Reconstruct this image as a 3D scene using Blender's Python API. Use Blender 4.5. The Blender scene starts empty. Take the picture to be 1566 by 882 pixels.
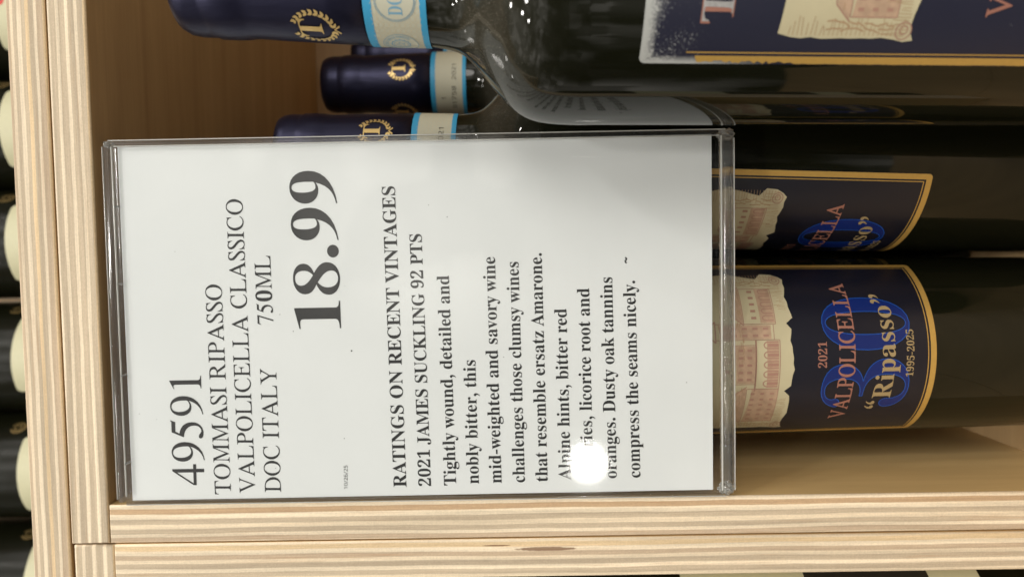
import bpy, bmesh, math, random
from mathutils import Vector, Matrix

# ------------------------------------------------------------------ camera, world, lights
S = 0.001                      # everything below is written in millimetres
scene = bpy.context.scene
col = scene.collection
R = math.radians

cam_data = bpy.data.cameras.new('camera')
cam = bpy.data.objects.new('camera', cam_data)
col.objects.link(cam)
_a, _p, _r = R(2.7), R(0.4), R(-1.0)
_v = Vector((-math.sin(_a) * math.cos(_p), math.cos(_a) * math.cos(_p), math.sin(_p)))
_z = -_v
_x = Vector((0, 0, -1)); _x = (_x - _v * _x.dot(_v)).normalized()
_y = _z.cross(_x)
_x2 = _x * math.cos(_r) + _y * math.sin(_r)
_y2 = -_x * math.sin(_r) + _y * math.cos(_r)
cam.matrix_world = Matrix(((_x2.x, _y2.x, _z.x, 0), (_x2.y, _y2.y, _z.y, -258 * S), (_x2.z, _y2.z, _z.z, 0), (0, 0, 0, 1)))
cam_data.sensor_width = 36
cam_data.lens = 1086 / 1566 * 36
cam_data.clip_start = 0.01
cam_data.clip_end = 50
cam_data.dof.use_dof = True
cam_data.dof.focus_distance = 0.246
cam_data.dof.aperture_fstop = 10
scene.camera = cam

scene.view_settings.view_transform = 'Standard'
scene.view_settings.look = 'None'
scene.view_settings.exposure = 0.0
scene.view_settings.gamma = 1.0
scene.render.engine = 'CYCLES'
scene.cycles.max_bounces = 10
scene.cycles.transparent_max_bounces = 12
scene.cycles.transmission_bounces = 8
scene.cycles.sample_clamp_indirect = 6.0
scene.cycles.use_denoising = True

world = bpy.data.worlds.new('World')
scene.world = world
world.use_nodes = True
# the dim store all round: racks of light and dark goods, as seen in the bottles' reflections
_nt = world.node_tree
_bg = _nt.nodes['Background']
_tc = _nt.nodes.new('ShaderNodeTexCoord')
_mp = _nt.nodes.new('ShaderNodeMapping'); _mp.inputs['Scale'].default_value = (9, 9, 16)
_vo = _nt.nodes.new('ShaderNodeTexVoronoi'); _vo.distance = 'CHEBYCHEV'; _vo.inputs['Scale'].default_value = 1.0; _vo.inputs['Randomness'].default_value = 0.55
_no = _nt.nodes.new('ShaderNodeTexNoise'); _no.inputs['Scale'].default_value = 1.7; _no.inputs['Detail'].default_value = 2
_sep = _nt.nodes.new('ShaderNodeSeparateColor')
_r1 = _nt.nodes.new('ShaderNodeMapRange'); _r1.inputs[1].default_value = 0.35; _r1.inputs[2].default_value = 1.0; _r1.inputs[3].default_value = 0.2; _r1.inputs[4].default_value = 0.8
_r2 = _nt.nodes.new('ShaderNodeMapRange'); _r2.inputs[1].default_value = 0.42; _r2.inputs[2].default_value = 0.60; _r2.inputs[3].default_value = 0.06; _r2.inputs[4].default_value = 1.3
_mu = _nt.nodes.new('ShaderNodeMath'); _mu.operation = 'MULTIPLY'
_sc = _nt.nodes.new('ShaderNodeVectorMath'); _sc.operation = 'SCALE'; _sc.inputs[0].default_value = (1.0, 0.95, 0.86)
_l = _nt.links.new
_l(_tc.outputs['Generated'], _mp.inputs[0]); _l(_mp.outputs[0], _vo.inputs['Vector']); _l(_tc.outputs['Generated'], _no.inputs['Vector'])
_l(_vo.outputs['Color'], _sep.inputs[0]); _l(_sep.outputs[0], _r1.inputs[0]); _l(_no.outputs['Fac'], _r2.inputs[0])
_l(_r1.outputs[0], _mu.inputs[0]); _l(_r2.outputs[0], _mu.inputs[1]); _l(_mu.outputs[0], _sc.inputs['Scale'])
_l(_sc.outputs[0], _bg.inputs['Color'])
_bg.inputs['Strength'].default_value = 1.75


def lamp(name, loc, target, power, size, colour=(1.0, 0.96, 0.90)):
    d = bpy.data.lights.new(name, 'AREA')
    d.shape = 'DISK'; d.size = size; d.energy = power; d.color = colour
    o = bpy.data.objects.new(name, d)
    col.objects.link(o)
    o.location = loc
    o.rotation_euler = (Vector(target) - Vector(loc)).to_track_quat('-Z', 'Y').to_euler()
    return o


# high ceiling lamps of the store, in front of and above the crates
lamp('ceiling_lamp', (0.12, -2.2, 3.2), (0, 0, 0), 42, 0.55)
lamp('ceiling_lamp', (-1.1, -2.6, 3.4), (0, 0, 0), 30, 0.42)
lamp('ceiling_lamp', (2.2, -3.0, 3.4), (0, 0, 0), 34, 0.42)
lamp('ceiling_lamp', (0.4, -5.0, 3.4), (0, 0, 0), 50, 0.42)
lamp('ceiling_lamp', (9.0, -17.0, 3.6), (0, 0, 0), 1050, 8.0)
lamp('ceiling_lamp', (1.6, -1.5, 3.4), (0, 0, 0), 22, 0.3)
lamp('ceiling_lamp', (3.4, -2.2, 3.4), (0, 0, 0), 22, 0.3)
lamp('ceiling_lamp', (-1.4, -1.7, 3.4), (0, 0, 0), 13, 0.2)
lamp('ceiling_lamp', (-0.45, -0.55, 3.5), (0, 0, 0), 9, 0.2)
lamp('ceiling_lamp', (-2.4, -2.4, 3.4), (0, 0, 0), 13, 0.2)
# the lamp mirrored in the acrylic over the paper
lamp('round_lamp', (-0.925, -2.86, -0.30), (-0.076, 0, -0.026), 2.3, 0.158)

# letter outlines: (style, character) : (advance, contours)
GLYPHS = {
    (1, 45): (314, [[39, 224, 39, 300, 275, 300, 275, 224]]),
    (1, 48): (545, [[273, -10, 194, 1, 132, 35, 87, 89, 56, 161, 39, 249, 33, 351, 39, 452, 56, 539, 87, 610, 132, 663, 194, 696, 274, 707, 351, 696, 412, 663, 457, 610, 488, 538, 507, 451, 513, 350, 507, 248, 488, 161, 457, 89, 411, 35, 350, 1], [273, 54, 306, 62, 329, 88, 345, 132, 357, 225, 361, 350, 357, 474, 345, 566, 329, 609, 306, 635, 274, 643, 242, 635, 218, 609, 202, 566, 189, 474, 185, 350, 189, 225, 202, 132, 218, 88, 242, 62]]),
    (1, 49): (545, [[95, 0, 95, 52, 175, 52, 197, 55, 212, 65, 221, 85, 224, 115, 224, 604, 157, 531, 127, 510, 98, 503, 76, 508, 58, 522, 45, 545, 41, 575, 107, 599, 146, 619, 191, 650, 260, 701, 369, 701, 369, 115, 372, 88, 379, 68, 394, 56, 419, 52, 498, 52, 498, 0]]),
    (1, 50): (545, [[34, 0, 34, 101, 179, 248, 232, 306, 271, 356, 299, 402, 316, 446, 326, 491, 329, 540, 324, 588, 309, 621, 284, 641, 253, 647, 211, 637, 183, 605, 168, 552, 163, 478, 113, 484, 73, 500, 47, 530, 38, 575, 44, 609, 62, 641, 92, 668, 134, 689, 187, 702, 253, 707, 349, 696, 419, 663, 451, 631, 470, 591, 476, 545, 473, 511, 464, 478, 448, 445, 424, 408, 347, 320, 225, 200, 127, 107, 354, 107, 383, 112, 406, 125, 424, 146, 435, 175, 443, 205, 501, 205, 496, 0]]),
    (1, 51): (545, [[237, -10, 171, -6, 118, 7, 77, 26, 49, 50, 33, 78, 27, 107, 34, 140, 52, 164, 79, 179, 110, 184, 119, 129, 144, 90, 182, 66, 230, 59, 261, 62, 290, 71, 315, 89, 334, 115, 346, 153, 351, 202, 341, 253, 311, 294, 264, 321, 199, 330, 139, 330, 139, 391, 203, 391, 258, 400, 297, 430, 320, 476, 327, 534, 322, 581, 307, 617, 281, 640, 246, 647, 215, 642, 193, 625, 178, 600, 168, 569, 162, 496, 108, 501, 68, 517, 43, 544, 35, 583, 49, 631, 90, 671, 157, 698, 251, 707, 344, 697, 416, 665, 450, 634, 470, 595, 476, 548, 466, 488, 434, 438, 385, 399, 327, 372, 366, 362, 406, 346, 443, 323, 474, 292, 494, 252, 501, 201, 495, 146, 479, 101, 453, 65, 419, 36, 379, 15, 335, 1, 287, -7]]),
    (1, 52): (545, [[176, 0, 176, 52, 203, 52, 234, 55, 260, 64, 277, 85, 283, 122, 283, 182, 13, 182, 13, 241, 290, 697, 426, 697, 426, 246, 527, 246, 527, 182, 426, 182, 426, 122, 432, 85, 449, 64, 475, 55, 506, 52, 518, 52, 518, 0], [81, 246, 283, 246, 283, 417, 285, 510, 290, 604, 275, 573, 252, 532, 229, 491, 213, 464]]),
    (1, 53): (545, [[239, -10, 173, -5, 122, 7, 84, 27, 59, 51, 44, 79, 39, 108, 44, 138, 61, 159, 85, 172, 117, 176, 127, 121, 141, 96, 161, 76, 189, 63, 225, 59, 256, 62, 284, 73, 309, 92, 328, 121, 341, 162, 345, 215, 336, 279, 310, 324, 268, 350, 212, 359, 150, 354, 103, 342, 59, 359, 90, 697, 459, 697, 464, 519, 408, 519, 400, 553, 388, 580, 375, 587, 355, 590, 152, 590, 137, 409, 183, 419, 244, 424, 315, 418, 375, 401, 426, 372, 464, 331, 486, 279, 494, 215, 488, 156, 471, 108, 445, 70, 411, 40, 371, 17, 328, 2, 283, -7]]),
    (1, 54): (545, [[286, -10, 218, -1, 159, 26, 111, 71, 74, 135, 52, 219, 44, 322, 48, 400, 61, 473, 82, 538, 112, 595, 151, 642, 199, 677, 256, 699, 322, 707, 379, 703, 423, 692, 456, 674, 478, 652, 491, 627, 495, 600, 488, 571, 469, 546, 433, 529, 378, 523, 372, 582, 365, 609, 353, 630, 337, 645, 313, 649, 278, 642, 247, 620, 222, 582, 195, 501, 182, 392, 234, 416, 271, 425, 316, 428, 372, 422, 419, 404, 458, 374, 488, 334, 506, 285, 512, 226, 505, 160, 486, 104, 455, 56, 410, 19, 354, -2], [289, 55, 322, 64, 348, 93, 365, 143, 370, 216, 364, 284, 346, 331, 318, 359, 280, 368, 253, 364, 224, 353, 199, 337, 182, 321, 190, 200, 213, 118, 248, 70]]),
    (1, 55): (545, [[161, 0, 421, 591, 164, 591, 135, 585, 116, 569, 107, 541, 102, 492, 43, 492, 48, 697, 514, 697, 514, 649, 244, 0]]),
    (1, 56): (545, [[267, -10, 193, -3, 133, 16, 87, 45, 55, 83, 36, 128, 29, 178, 39, 235, 69, 281, 115, 318, 173, 352, 121, 389, 83, 430, 60, 476, 52, 529, 57, 574, 73, 616, 102, 652, 145, 682, 203, 701, 278, 707, 342, 702, 393, 685, 434, 659, 473, 604, 486, 536, 477, 484, 451, 443, 409, 410, 354, 378, 430, 335, 479, 290, 507, 241, 517, 185, 509, 128, 487, 80, 451, 41, 401, 13, 340, -4], [295, 411, 326, 434, 347, 461, 359, 495, 363, 538, 353, 592, 340, 615, 323, 634, 300, 646, 272, 650, 237, 642, 211, 619, 195, 584, 189, 541, 196, 496, 217, 462, 250, 436], [271, 46, 316, 54, 351, 80, 373, 119, 381, 168, 372, 212, 347, 248, 303, 280, 238, 313, 208, 289, 183, 259, 167, 221, 161, 174, 169, 122, 191, 82, 227, 55]]),
    (1, 57): (545, [[222, -10, 169, -6, 128, 6, 98, 25, 77, 48, 65, 74, 62, 101, 64, 120, 73, 137, 88, 149, 109, 156, 126, 116, 150, 82, 183, 59, 227, 52, 283, 69, 324, 123, 352, 211, 364, 335, 340, 309, 309, 288, 271, 273, 226, 269, 149, 281, 88, 320, 58, 360, 40, 410, 34, 471, 41, 537, 61, 594, 94, 641, 138, 677, 193, 699, 258, 707, 325, 698, 384, 673, 433, 629, 470, 566, 494, 483, 502, 379, 498, 301, 486, 228, 466, 162, 437, 104, 398, 57, 350, 21, 291, -2], [268, 339, 299, 343, 326, 357, 348, 378, 364, 404, 357, 512, 336, 585, 304, 627, 264, 641, 226, 631, 199, 600, 181, 548, 176, 476, 181, 416, 199, 373, 227, 347]]),
    (1, 65): (634, [[-13, 0, -13, 26, 13, 31, 34, 44, 53, 69, 71, 108, 300, 678, 326, 677, 559, 126, 598, 50, 618, 32, 644, 26, 644, 0, 333, 0, 333, 26, 377, 31, 403, 44, 412, 66, 396, 118, 367, 192, 150, 192, 114, 103, 110, 85, 108, 70, 116, 46, 140, 31, 180, 26, 186, 26, 186, 0], [165, 233, 352, 233, 257, 464]]),
    (1, 66): (643, [[23, 0, 23, 25, 65, 32, 91, 47, 104, 75, 108, 119, 108, 536, 101, 600, 90, 618, 74, 629, 22, 638, 22, 662, 320, 662, 412, 656, 484, 638, 535, 607, 566, 565, 576, 510, 566, 455, 536, 412, 487, 380, 417, 359, 501, 335, 560, 299, 596, 251, 608, 191, 601, 135, 578, 88, 539, 50, 487, 22, 423, 6, 346, 0], [265, 366, 273, 366, 340, 374, 383, 396, 406, 437, 414, 502, 408, 559, 392, 600, 361, 623, 314, 631, 287, 627, 273, 618, 267, 599, 265, 568], [322, 35, 376, 44, 412, 71, 431, 118, 437, 186, 429, 256, 403, 302, 357, 327, 287, 336, 265, 336, 265, 95, 268, 67, 277, 48, 294, 38]]),
    (1, 67): (680, [[373, -16, 281, -5, 200, 29, 132, 82, 81, 152, 49, 236, 38, 332, 49, 427, 82, 510, 133, 579, 202, 632, 284, 666, 377, 677, 449, 667, 534, 640, 563, 633, 593, 644, 609, 677, 635, 677, 635, 448, 610, 448, 571, 529, 518, 592, 455, 631, 386, 644, 322, 632, 273, 594, 237, 531, 216, 443, 209, 329, 217, 223, 240, 140, 279, 81, 334, 46, 404, 34, 463, 42, 520, 65, 575, 103, 623, 154, 650, 129, 595, 66, 531, 21, 457, -7]]),
    (1, 68): (720, [[29, 0, 29, 25, 68, 31, 91, 43, 103, 67, 107, 108, 107, 544, 103, 592, 88, 620, 62, 633, 21, 638, 21, 662, 322, 662, 430, 652, 519, 624, 589, 576, 640, 511, 670, 429, 681, 331, 671, 230, 642, 147, 593, 83, 526, 37, 438, 9, 332, 0], [323, 35, 381, 43, 428, 68, 464, 109, 498, 202, 510, 333, 502, 440, 480, 523, 443, 582, 391, 618, 324, 630, 294, 626, 276, 616, 267, 595, 265, 559, 265, 104, 267, 70, 276, 49, 293, 39]]),
    (1, 69): (642, [[21, 0, 21, 24, 64, 29, 91, 43, 105, 70, 109, 113, 109, 536, 105, 588, 90, 619, 64, 633, 23, 638, 23, 662, 580, 662, 580, 465, 558, 465, 536, 542, 495, 591, 429, 617, 337, 626, 290, 622, 278, 617, 270, 606, 266, 564, 266, 357, 281, 357, 338, 366, 377, 391, 403, 436, 419, 502, 442, 502, 442, 172, 418, 172, 410, 224, 397, 264, 377, 292, 350, 310, 315, 320, 269, 323, 266, 323, 266, 98, 269, 68, 279, 51, 300, 43, 335, 40, 401, 44, 455, 56, 501, 77, 539, 109, 571, 152, 598, 208, 625, 208, 585, 0]]),
    (1, 70): (587, [[22, 0, 22, 25, 65, 33, 91, 49, 104, 77, 108, 122, 108, 545, 104, 589, 89, 615, 63, 630, 21, 638, 21, 662, 572, 662, 572, 465, 549, 465, 536, 519, 517, 560, 489, 591, 451, 611, 400, 623, 334, 627, 290, 624, 278, 620, 270, 612, 265, 579, 265, 359, 276, 359, 332, 368, 372, 393, 398, 438, 413, 504, 439, 504, 439, 172, 414, 172, 399, 245, 373, 291, 333, 317, 274, 325, 265, 325, 265, 117, 273, 62, 285, 45, 305, 34, 373, 25, 373, 0]]),
    (1, 71): (738, [[390, -15, 291, -4, 206, 28, 136, 80, 83, 149, 51, 234, 40, 333, 51, 428, 83, 512, 135, 580, 203, 633, 283, 666, 374, 677, 453, 668, 537, 641, 563, 634, 578, 636, 590, 644, 609, 677, 636, 677, 636, 447, 610, 447, 586, 503, 556, 551, 519, 590, 478, 620, 434, 638, 389, 644, 325, 632, 276, 594, 240, 532, 219, 444, 212, 331, 217, 237, 234, 159, 262, 98, 299, 54, 345, 27, 400, 19, 447, 24, 477, 40, 493, 66, 498, 103, 498, 186, 493, 224, 478, 248, 449, 260, 400, 265, 400, 288, 727, 288, 727, 265, 688, 260, 664, 248, 652, 225, 648, 186, 648, 42, 520, 0]]),
    (1, 73): (378, [[20, 0, 20, 25, 61, 33, 89, 47, 104, 71, 109, 109, 109, 562, 105, 600, 92, 621, 65, 633, 20, 638, 20, 662, 355, 662, 355, 638, 312, 633, 285, 621, 270, 600, 266, 562, 266, 112, 272, 64, 283, 49, 299, 38, 357, 25, 357, 0]]),
    (1, 74): (480, [[158, -95, 114, -91, 75, -78, 42, -58, 17, -32, 0, -1, -5, 33, 0, 65, 16, 88, 38, 103, 64, 108, 93, 104, 115, 90, 130, 68, 135, 40, 132, 19, 123, -2, 111, -28, 122, -51, 152, -59, 183, -53, 202, -36, 212, -8, 215, 31, 215, 533, 207, 595, 196, 613, 178, 625, 115, 638, 115, 662, 457, 662, 457, 638, 402, 626, 387, 615, 377, 597, 371, 533, 371, 129, 363, 48, 337, -14, 294, -59, 235, -86]]),
    (1, 75): (742, [[23, 0, 23, 25, 66, 31, 92, 46, 105, 73, 109, 117, 109, 551, 105, 591, 91, 617, 66, 631, 24, 638, 24, 662, 352, 662, 352, 638, 298, 628, 282, 618, 272, 603, 266, 551, 266, 340, 467, 543, 497, 579, 507, 608, 486, 630, 423, 638, 423, 662, 706, 662, 706, 638, 693, 638, 635, 625, 570, 587, 501, 524, 393, 414, 674, 67, 708, 36, 728, 29, 755, 25, 755, 0, 408, 0, 408, 25, 445, 26, 468, 30, 481, 39, 485, 50, 479, 69, 460, 96, 290, 310, 266, 288, 266, 117, 270, 73, 283, 46, 309, 31, 352, 25, 352, 0]]),
    (1, 76): (620, [[22, 0, 22, 25, 65, 31, 91, 46, 104, 73, 108, 117, 108, 551, 104, 592, 90, 618, 65, 632, 23, 638, 23, 662, 363, 662, 363, 638, 303, 631, 284, 621, 273, 605, 265, 551, 265, 120, 269, 68, 277, 54, 290, 45, 340, 40, 404, 44, 457, 58, 501, 81, 538, 116, 568, 163, 595, 225, 621, 225, 584, 0]]),
    (1, 77): (921, [[21, 0, 21, 25, 62, 31, 89, 46, 104, 72, 109, 115, 109, 556, 103, 604, 93, 619, 77, 628, 21, 638, 21, 662, 269, 662, 461, 207, 653, 662, 897, 662, 897, 638, 858, 630, 832, 615, 819, 590, 814, 550, 814, 124, 821, 62, 831, 44, 846, 34, 896, 25, 896, 0, 575, 0, 575, 25, 629, 36, 644, 47, 654, 64, 661, 121, 661, 580, 419, 0, 393, 0, 153, 565, 153, 116, 158, 70, 174, 43, 202, 30, 246, 25, 246, 0]]),
    (1, 78): (717, [[586, -16, 155, 509, 155, 114, 160, 71, 172, 45, 198, 31, 242, 25, 242, 0, 26, 0, 26, 25, 79, 34, 94, 44, 103, 60, 110, 114, 110, 564, 53, 630, 26, 638, 26, 662, 228, 662, 568, 245, 568, 549, 561, 602, 552, 617, 536, 627, 481, 638, 481, 662, 697, 662, 697, 638, 655, 632, 630, 618, 617, 591, 613, 548, 613, -16]]),
    (1, 79): (763, [[379, -16, 309, -9, 245, 11, 187, 42, 137, 84, 96, 135, 65, 194, 46, 260, 40, 331, 46, 402, 65, 467, 96, 526, 138, 578, 189, 620, 248, 651, 314, 671, 386, 678, 455, 671, 519, 652, 577, 621, 627, 579, 668, 529, 699, 470, 718, 403, 724, 331, 718, 260, 699, 194, 667, 135, 626, 84, 575, 42, 516, 11, 450, -9], [385, 18, 445, 30, 492, 68, 525, 130, 545, 218, 552, 331, 540, 467, 505, 565, 471, 609, 428, 636, 378, 644, 318, 632, 271, 594, 238, 532, 218, 444, 211, 331, 223, 196, 258, 98, 293, 53, 335, 26]]),
    (1, 80): (607, [[22, 0, 22, 25, 65, 31, 91, 46, 104, 73, 108, 117, 108, 551, 104, 590, 90, 616, 65, 631, 23, 638, 23, 662, 310, 662, 417, 656, 488, 640, 533, 613, 566, 578, 588, 534, 595, 482, 588, 431, 567, 386, 533, 349, 486, 321, 425, 304, 352, 299, 265, 299, 265, 117, 269, 73, 282, 46, 308, 31, 352, 25, 352, 0], [265, 334, 293, 334, 355, 342, 395, 367, 417, 412, 425, 478, 419, 545, 400, 591, 366, 618, 314, 627, 290, 624, 275, 616, 267, 601, 265, 579]]),
    (1, 82): (687, [[22, 0, 22, 25, 65, 31, 91, 46, 104, 73, 108, 117, 108, 551, 104, 590, 90, 616, 65, 631, 23, 638, 23, 662, 315, 662, 443, 651, 534, 619, 574, 585, 598, 541, 606, 486, 597, 431, 569, 385, 523, 350, 458, 325, 628, 73, 658, 37, 674, 28, 695, 25, 698, 25, 698, 0, 492, 0, 293, 309, 265, 309, 265, 117, 269, 73, 282, 46, 308, 31, 352, 25, 352, 0], [265, 340, 296, 340, 362, 349, 407, 375, 433, 421, 441, 488, 434, 549, 413, 592, 377, 618, 326, 627, 294, 624, 276, 614, 267, 594, 265, 560]]),
    (1, 83): (567, [[62, -16, 62, 229, 91, 229, 120, 137, 162, 72, 217, 34, 286, 21, 336, 29, 373, 52, 397, 87, 405, 130, 397, 170, 370, 204, 327, 232, 236, 277, 163, 321, 112, 367, 82, 420, 72, 482, 79, 538, 98, 585, 128, 624, 167, 653, 215, 672, 269, 678, 333, 671, 410, 651, 424, 648, 435, 646, 456, 654, 466, 678, 493, 678, 493, 464, 469, 464, 451, 515, 427, 559, 396, 596, 361, 623, 322, 641, 282, 646, 238, 640, 203, 620, 181, 590, 174, 553, 180, 518, 199, 489, 231, 464, 274, 440, 368, 396, 421, 368, 461, 339, 490, 307, 509, 273, 519, 236, 522, 193, 515, 135, 493, 84, 457, 42, 408, 11, 349, -8, 279, -15, 230, -11, 183, 1, 143, 14, 123, 18, 101, 10, 89, -16]]),
    (1, 84): (615, [[134, 0, 134, 25, 178, 30, 207, 45, 222, 73, 227, 117, 227, 630, 217, 630, 148, 619, 95, 586, 59, 533, 42, 462, 16, 462, 16, 662, 597, 662, 597, 461, 572, 461, 555, 535, 518, 588, 464, 619, 391, 630, 383, 630, 383, 117, 388, 72, 402, 44, 430, 30, 476, 25, 476, 0]]),
    (1, 85): (715, [[360, -19, 279, -12, 214, 8, 166, 41, 133, 89, 113, 150, 106, 226, 106, 551, 102, 590, 88, 616, 63, 631, 21, 638, 21, 662, 350, 662, 350, 638, 294, 628, 279, 618, 269, 603, 263, 551, 263, 203, 271, 128, 295, 75, 338, 43, 399, 32, 461, 40, 509, 64, 543, 104, 563, 160, 570, 231, 570, 550, 566, 590, 552, 616, 524, 630, 477, 638, 477, 662, 689, 662, 689, 638, 652, 628, 629, 613, 618, 587, 614, 550, 614, 264, 607, 172, 587, 100, 552, 47, 503, 11, 439, -11]]),
    (1, 86): (621, [[309, -19, 64, 554, 33, 611, 11, 628, -21, 638, -21, 662, 307, 662, 307, 638, 268, 635, 242, 628, 227, 615, 222, 596, 234, 550, 376, 208, 506, 549, 516, 595, 511, 615, 496, 628, 471, 635, 434, 638, 434, 662, 642, 662, 642, 638, 615, 634, 594, 621, 575, 597, 556, 557, 334, -19]]),
    (1, 97): (499, [[370, -15, 329, -7, 302, 14, 291, 51, 245, 16, 194, -6, 139, -13, 93, -5, 59, 17, 37, 50, 29, 92, 36, 132, 57, 168, 92, 198, 173, 238, 289, 276, 289, 351, 285, 386, 271, 411, 248, 425, 215, 430, 167, 422, 151, 398, 165, 373, 175, 354, 179, 336, 174, 312, 160, 293, 138, 281, 112, 277, 85, 282, 65, 295, 52, 316, 48, 344, 54, 376, 72, 405, 100, 429, 138, 447, 183, 459, 235, 463, 324, 453, 383, 425, 415, 376, 426, 306, 426, 91, 429, 58, 442, 50, 466, 61, 478, 40, 427, -1], [220, 49, 253, 60, 289, 92, 289, 246, 224, 220, 185, 179, 172, 122, 177, 81, 193, 57]]),
    (1, 98): (524, [[62, -17, 62, 564, 60, 602, 53, 623, 38, 633, 12, 639, 12, 662, 201, 662, 201, 405, 236, 437, 276, 456, 321, 463, 370, 456, 413, 434, 448, 401, 475, 356, 491, 303, 497, 241, 490, 171, 469, 109, 436, 58, 392, 19, 339, -6, 279, -15, 215, -1, 152, 41, 77, -17], [266, 21, 297, 26, 320, 43, 337, 71, 352, 138, 356, 232, 351, 310, 336, 365, 309, 397, 268, 407, 246, 403, 226, 392, 210, 374, 201, 352, 201, 100, 208, 56, 230, 29]]),
    (1, 99): (426, [[227, -15, 174, -7, 126, 16, 86, 52, 55, 99, 35, 155, 28, 218, 36, 285, 58, 344, 93, 394, 139, 432, 193, 456, 254, 464, 316, 456, 364, 434, 393, 399, 403, 356, 399, 332, 387, 313, 368, 301, 344, 297, 311, 304, 292, 327, 285, 364, 286, 380, 287, 394, 277, 422, 246, 432, 210, 422, 184, 392, 168, 342, 163, 272, 172, 179, 199, 111, 242, 69, 297, 56, 347, 68, 394, 104, 414, 88, 361, 31, 298, -3]]),
    (1, 100): (537, [[203, -15, 155, -7, 113, 15, 78, 50, 51, 97, 34, 152, 28, 214, 34, 284, 52, 345, 81, 395, 118, 432, 163, 455, 212, 463, 274, 449, 324, 407, 324, 583, 320, 609, 309, 625, 288, 635, 256, 639, 256, 662, 464, 662, 464, 109, 466, 79, 472, 59, 487, 47, 514, 40, 514, 16, 427, 8, 324, -15, 324, 57, 292, 17, 252, -7], [249, 41, 271, 46, 293, 60, 312, 82, 324, 110, 324, 352, 316, 374, 300, 392, 278, 404, 253, 408, 214, 397, 189, 363, 176, 305, 171, 223, 175, 142, 188, 85, 212, 52]]),
    (1, 101): (437, [[224, -15, 170, -7, 123, 15, 84, 51, 54, 100, 35, 159, 28, 228, 35, 293, 55, 350, 86, 397, 126, 433, 175, 455, 228, 463, 281, 457, 325, 438, 362, 407, 399, 341, 411, 252, 411, 241, 170, 241, 178, 163, 201, 106, 238, 73, 290, 62, 344, 77, 393, 125, 414, 105, 361, 39, 298, -1], [169, 279, 293, 279, 293, 312, 290, 366, 281, 403, 263, 424, 234, 432, 198, 416, 176, 371, 169, 296]]),
    (1, 103): (475, [[212, -204, 129, -197, 69, -177, 33, -145, 21, -108, 29, -79, 56, -55, 100, -37, 63, -14, 41, 13, 34, 44, 41, 78, 62, 107, 97, 134, 148, 160, 84, 196, 45, 245, 32, 309, 39, 352, 58, 389, 88, 420, 127, 443, 175, 458, 228, 463, 285, 458, 339, 442, 461, 442, 461, 390, 390, 390, 415, 345, 424, 296, 418, 255, 401, 220, 375, 190, 340, 168, 298, 154, 250, 149, 228, 150, 206, 151, 183, 148, 164, 137, 151, 122, 146, 103, 161, 79, 205, 71, 255, 71, 324, 68, 376, 59, 414, 42, 440, 19, 454, -13, 459, -54, 452, -97, 431, -134, 396, -164, 318, -194], [228, 181, 258, 188, 277, 212, 287, 251, 290, 307, 287, 362, 277, 401, 258, 424, 228, 432, 199, 424, 180, 401, 170, 362, 166, 307, 170, 251, 180, 212, 199, 188], [233, -169, 316, -161, 366, -136, 383, -96, 378, -74, 362, -60, 336, -52, 298, -50, 141, -50, 115, -75, 106, -105, 114, -129, 138, -150, 177, -164]]),
    (1, 104): (553, [[26, 0, 26, 23, 50, 27, 65, 37, 73, 54, 76, 81, 76, 580, 74, 606, 66, 624, 52, 635, 27, 640, 27, 662, 215, 662, 215, 388, 255, 429, 301, 454, 353, 463, 409, 453, 449, 424, 472, 375, 480, 308, 480, 81, 483, 55, 490, 38, 505, 27, 528, 23, 528, 0, 294, 0, 294, 23, 301, 23, 324, 30, 337, 49, 342, 81, 342, 315, 340, 350, 333, 375, 319, 390, 295, 394, 252, 381, 215, 342, 215, 81, 217, 55, 224, 38, 238, 27, 262, 23, 262, 0]]),
    (1, 105): (288, [[146, 526, 118, 532, 94, 547, 78, 571, 73, 600, 78, 628, 94, 652, 118, 668, 146, 674, 175, 668, 199, 652, 214, 628, 220, 600, 214, 571, 198, 547, 175, 532], [26, 0, 26, 23, 51, 28, 66, 37, 74, 54, 76, 81, 76, 366, 74, 396, 68, 414, 54, 423, 29, 427, 30, 451, 216, 451, 216, 81, 218, 55, 225, 38, 238, 28, 262, 23, 262, 0]]),
    (1, 107): (521, [[25, 0, 25, 23, 51, 28, 66, 38, 74, 55, 76, 81, 76, 578, 74, 607, 68, 624, 55, 634, 29, 639, 30, 662, 215, 662, 215, 245, 330, 360, 348, 383, 354, 404, 342, 421, 304, 427, 299, 427, 299, 451, 502, 451, 502, 427, 448, 413, 399, 378, 323, 304, 503, 50, 523, 30, 547, 23, 547, 0, 307, 0, 307, 23, 315, 23, 340, 29, 348, 46, 337, 71, 236, 214, 215, 195, 215, 81, 217, 55, 224, 38, 238, 28, 262, 23, 262, 0]]),
    (1, 108): (289, [[26, 0, 26, 23, 51, 28, 66, 37, 74, 54, 76, 81, 76, 578, 68, 624, 55, 634, 29, 639, 29, 662, 216, 662, 216, 81, 218, 55, 225, 38, 238, 28, 262, 23, 262, 0]]),
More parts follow.
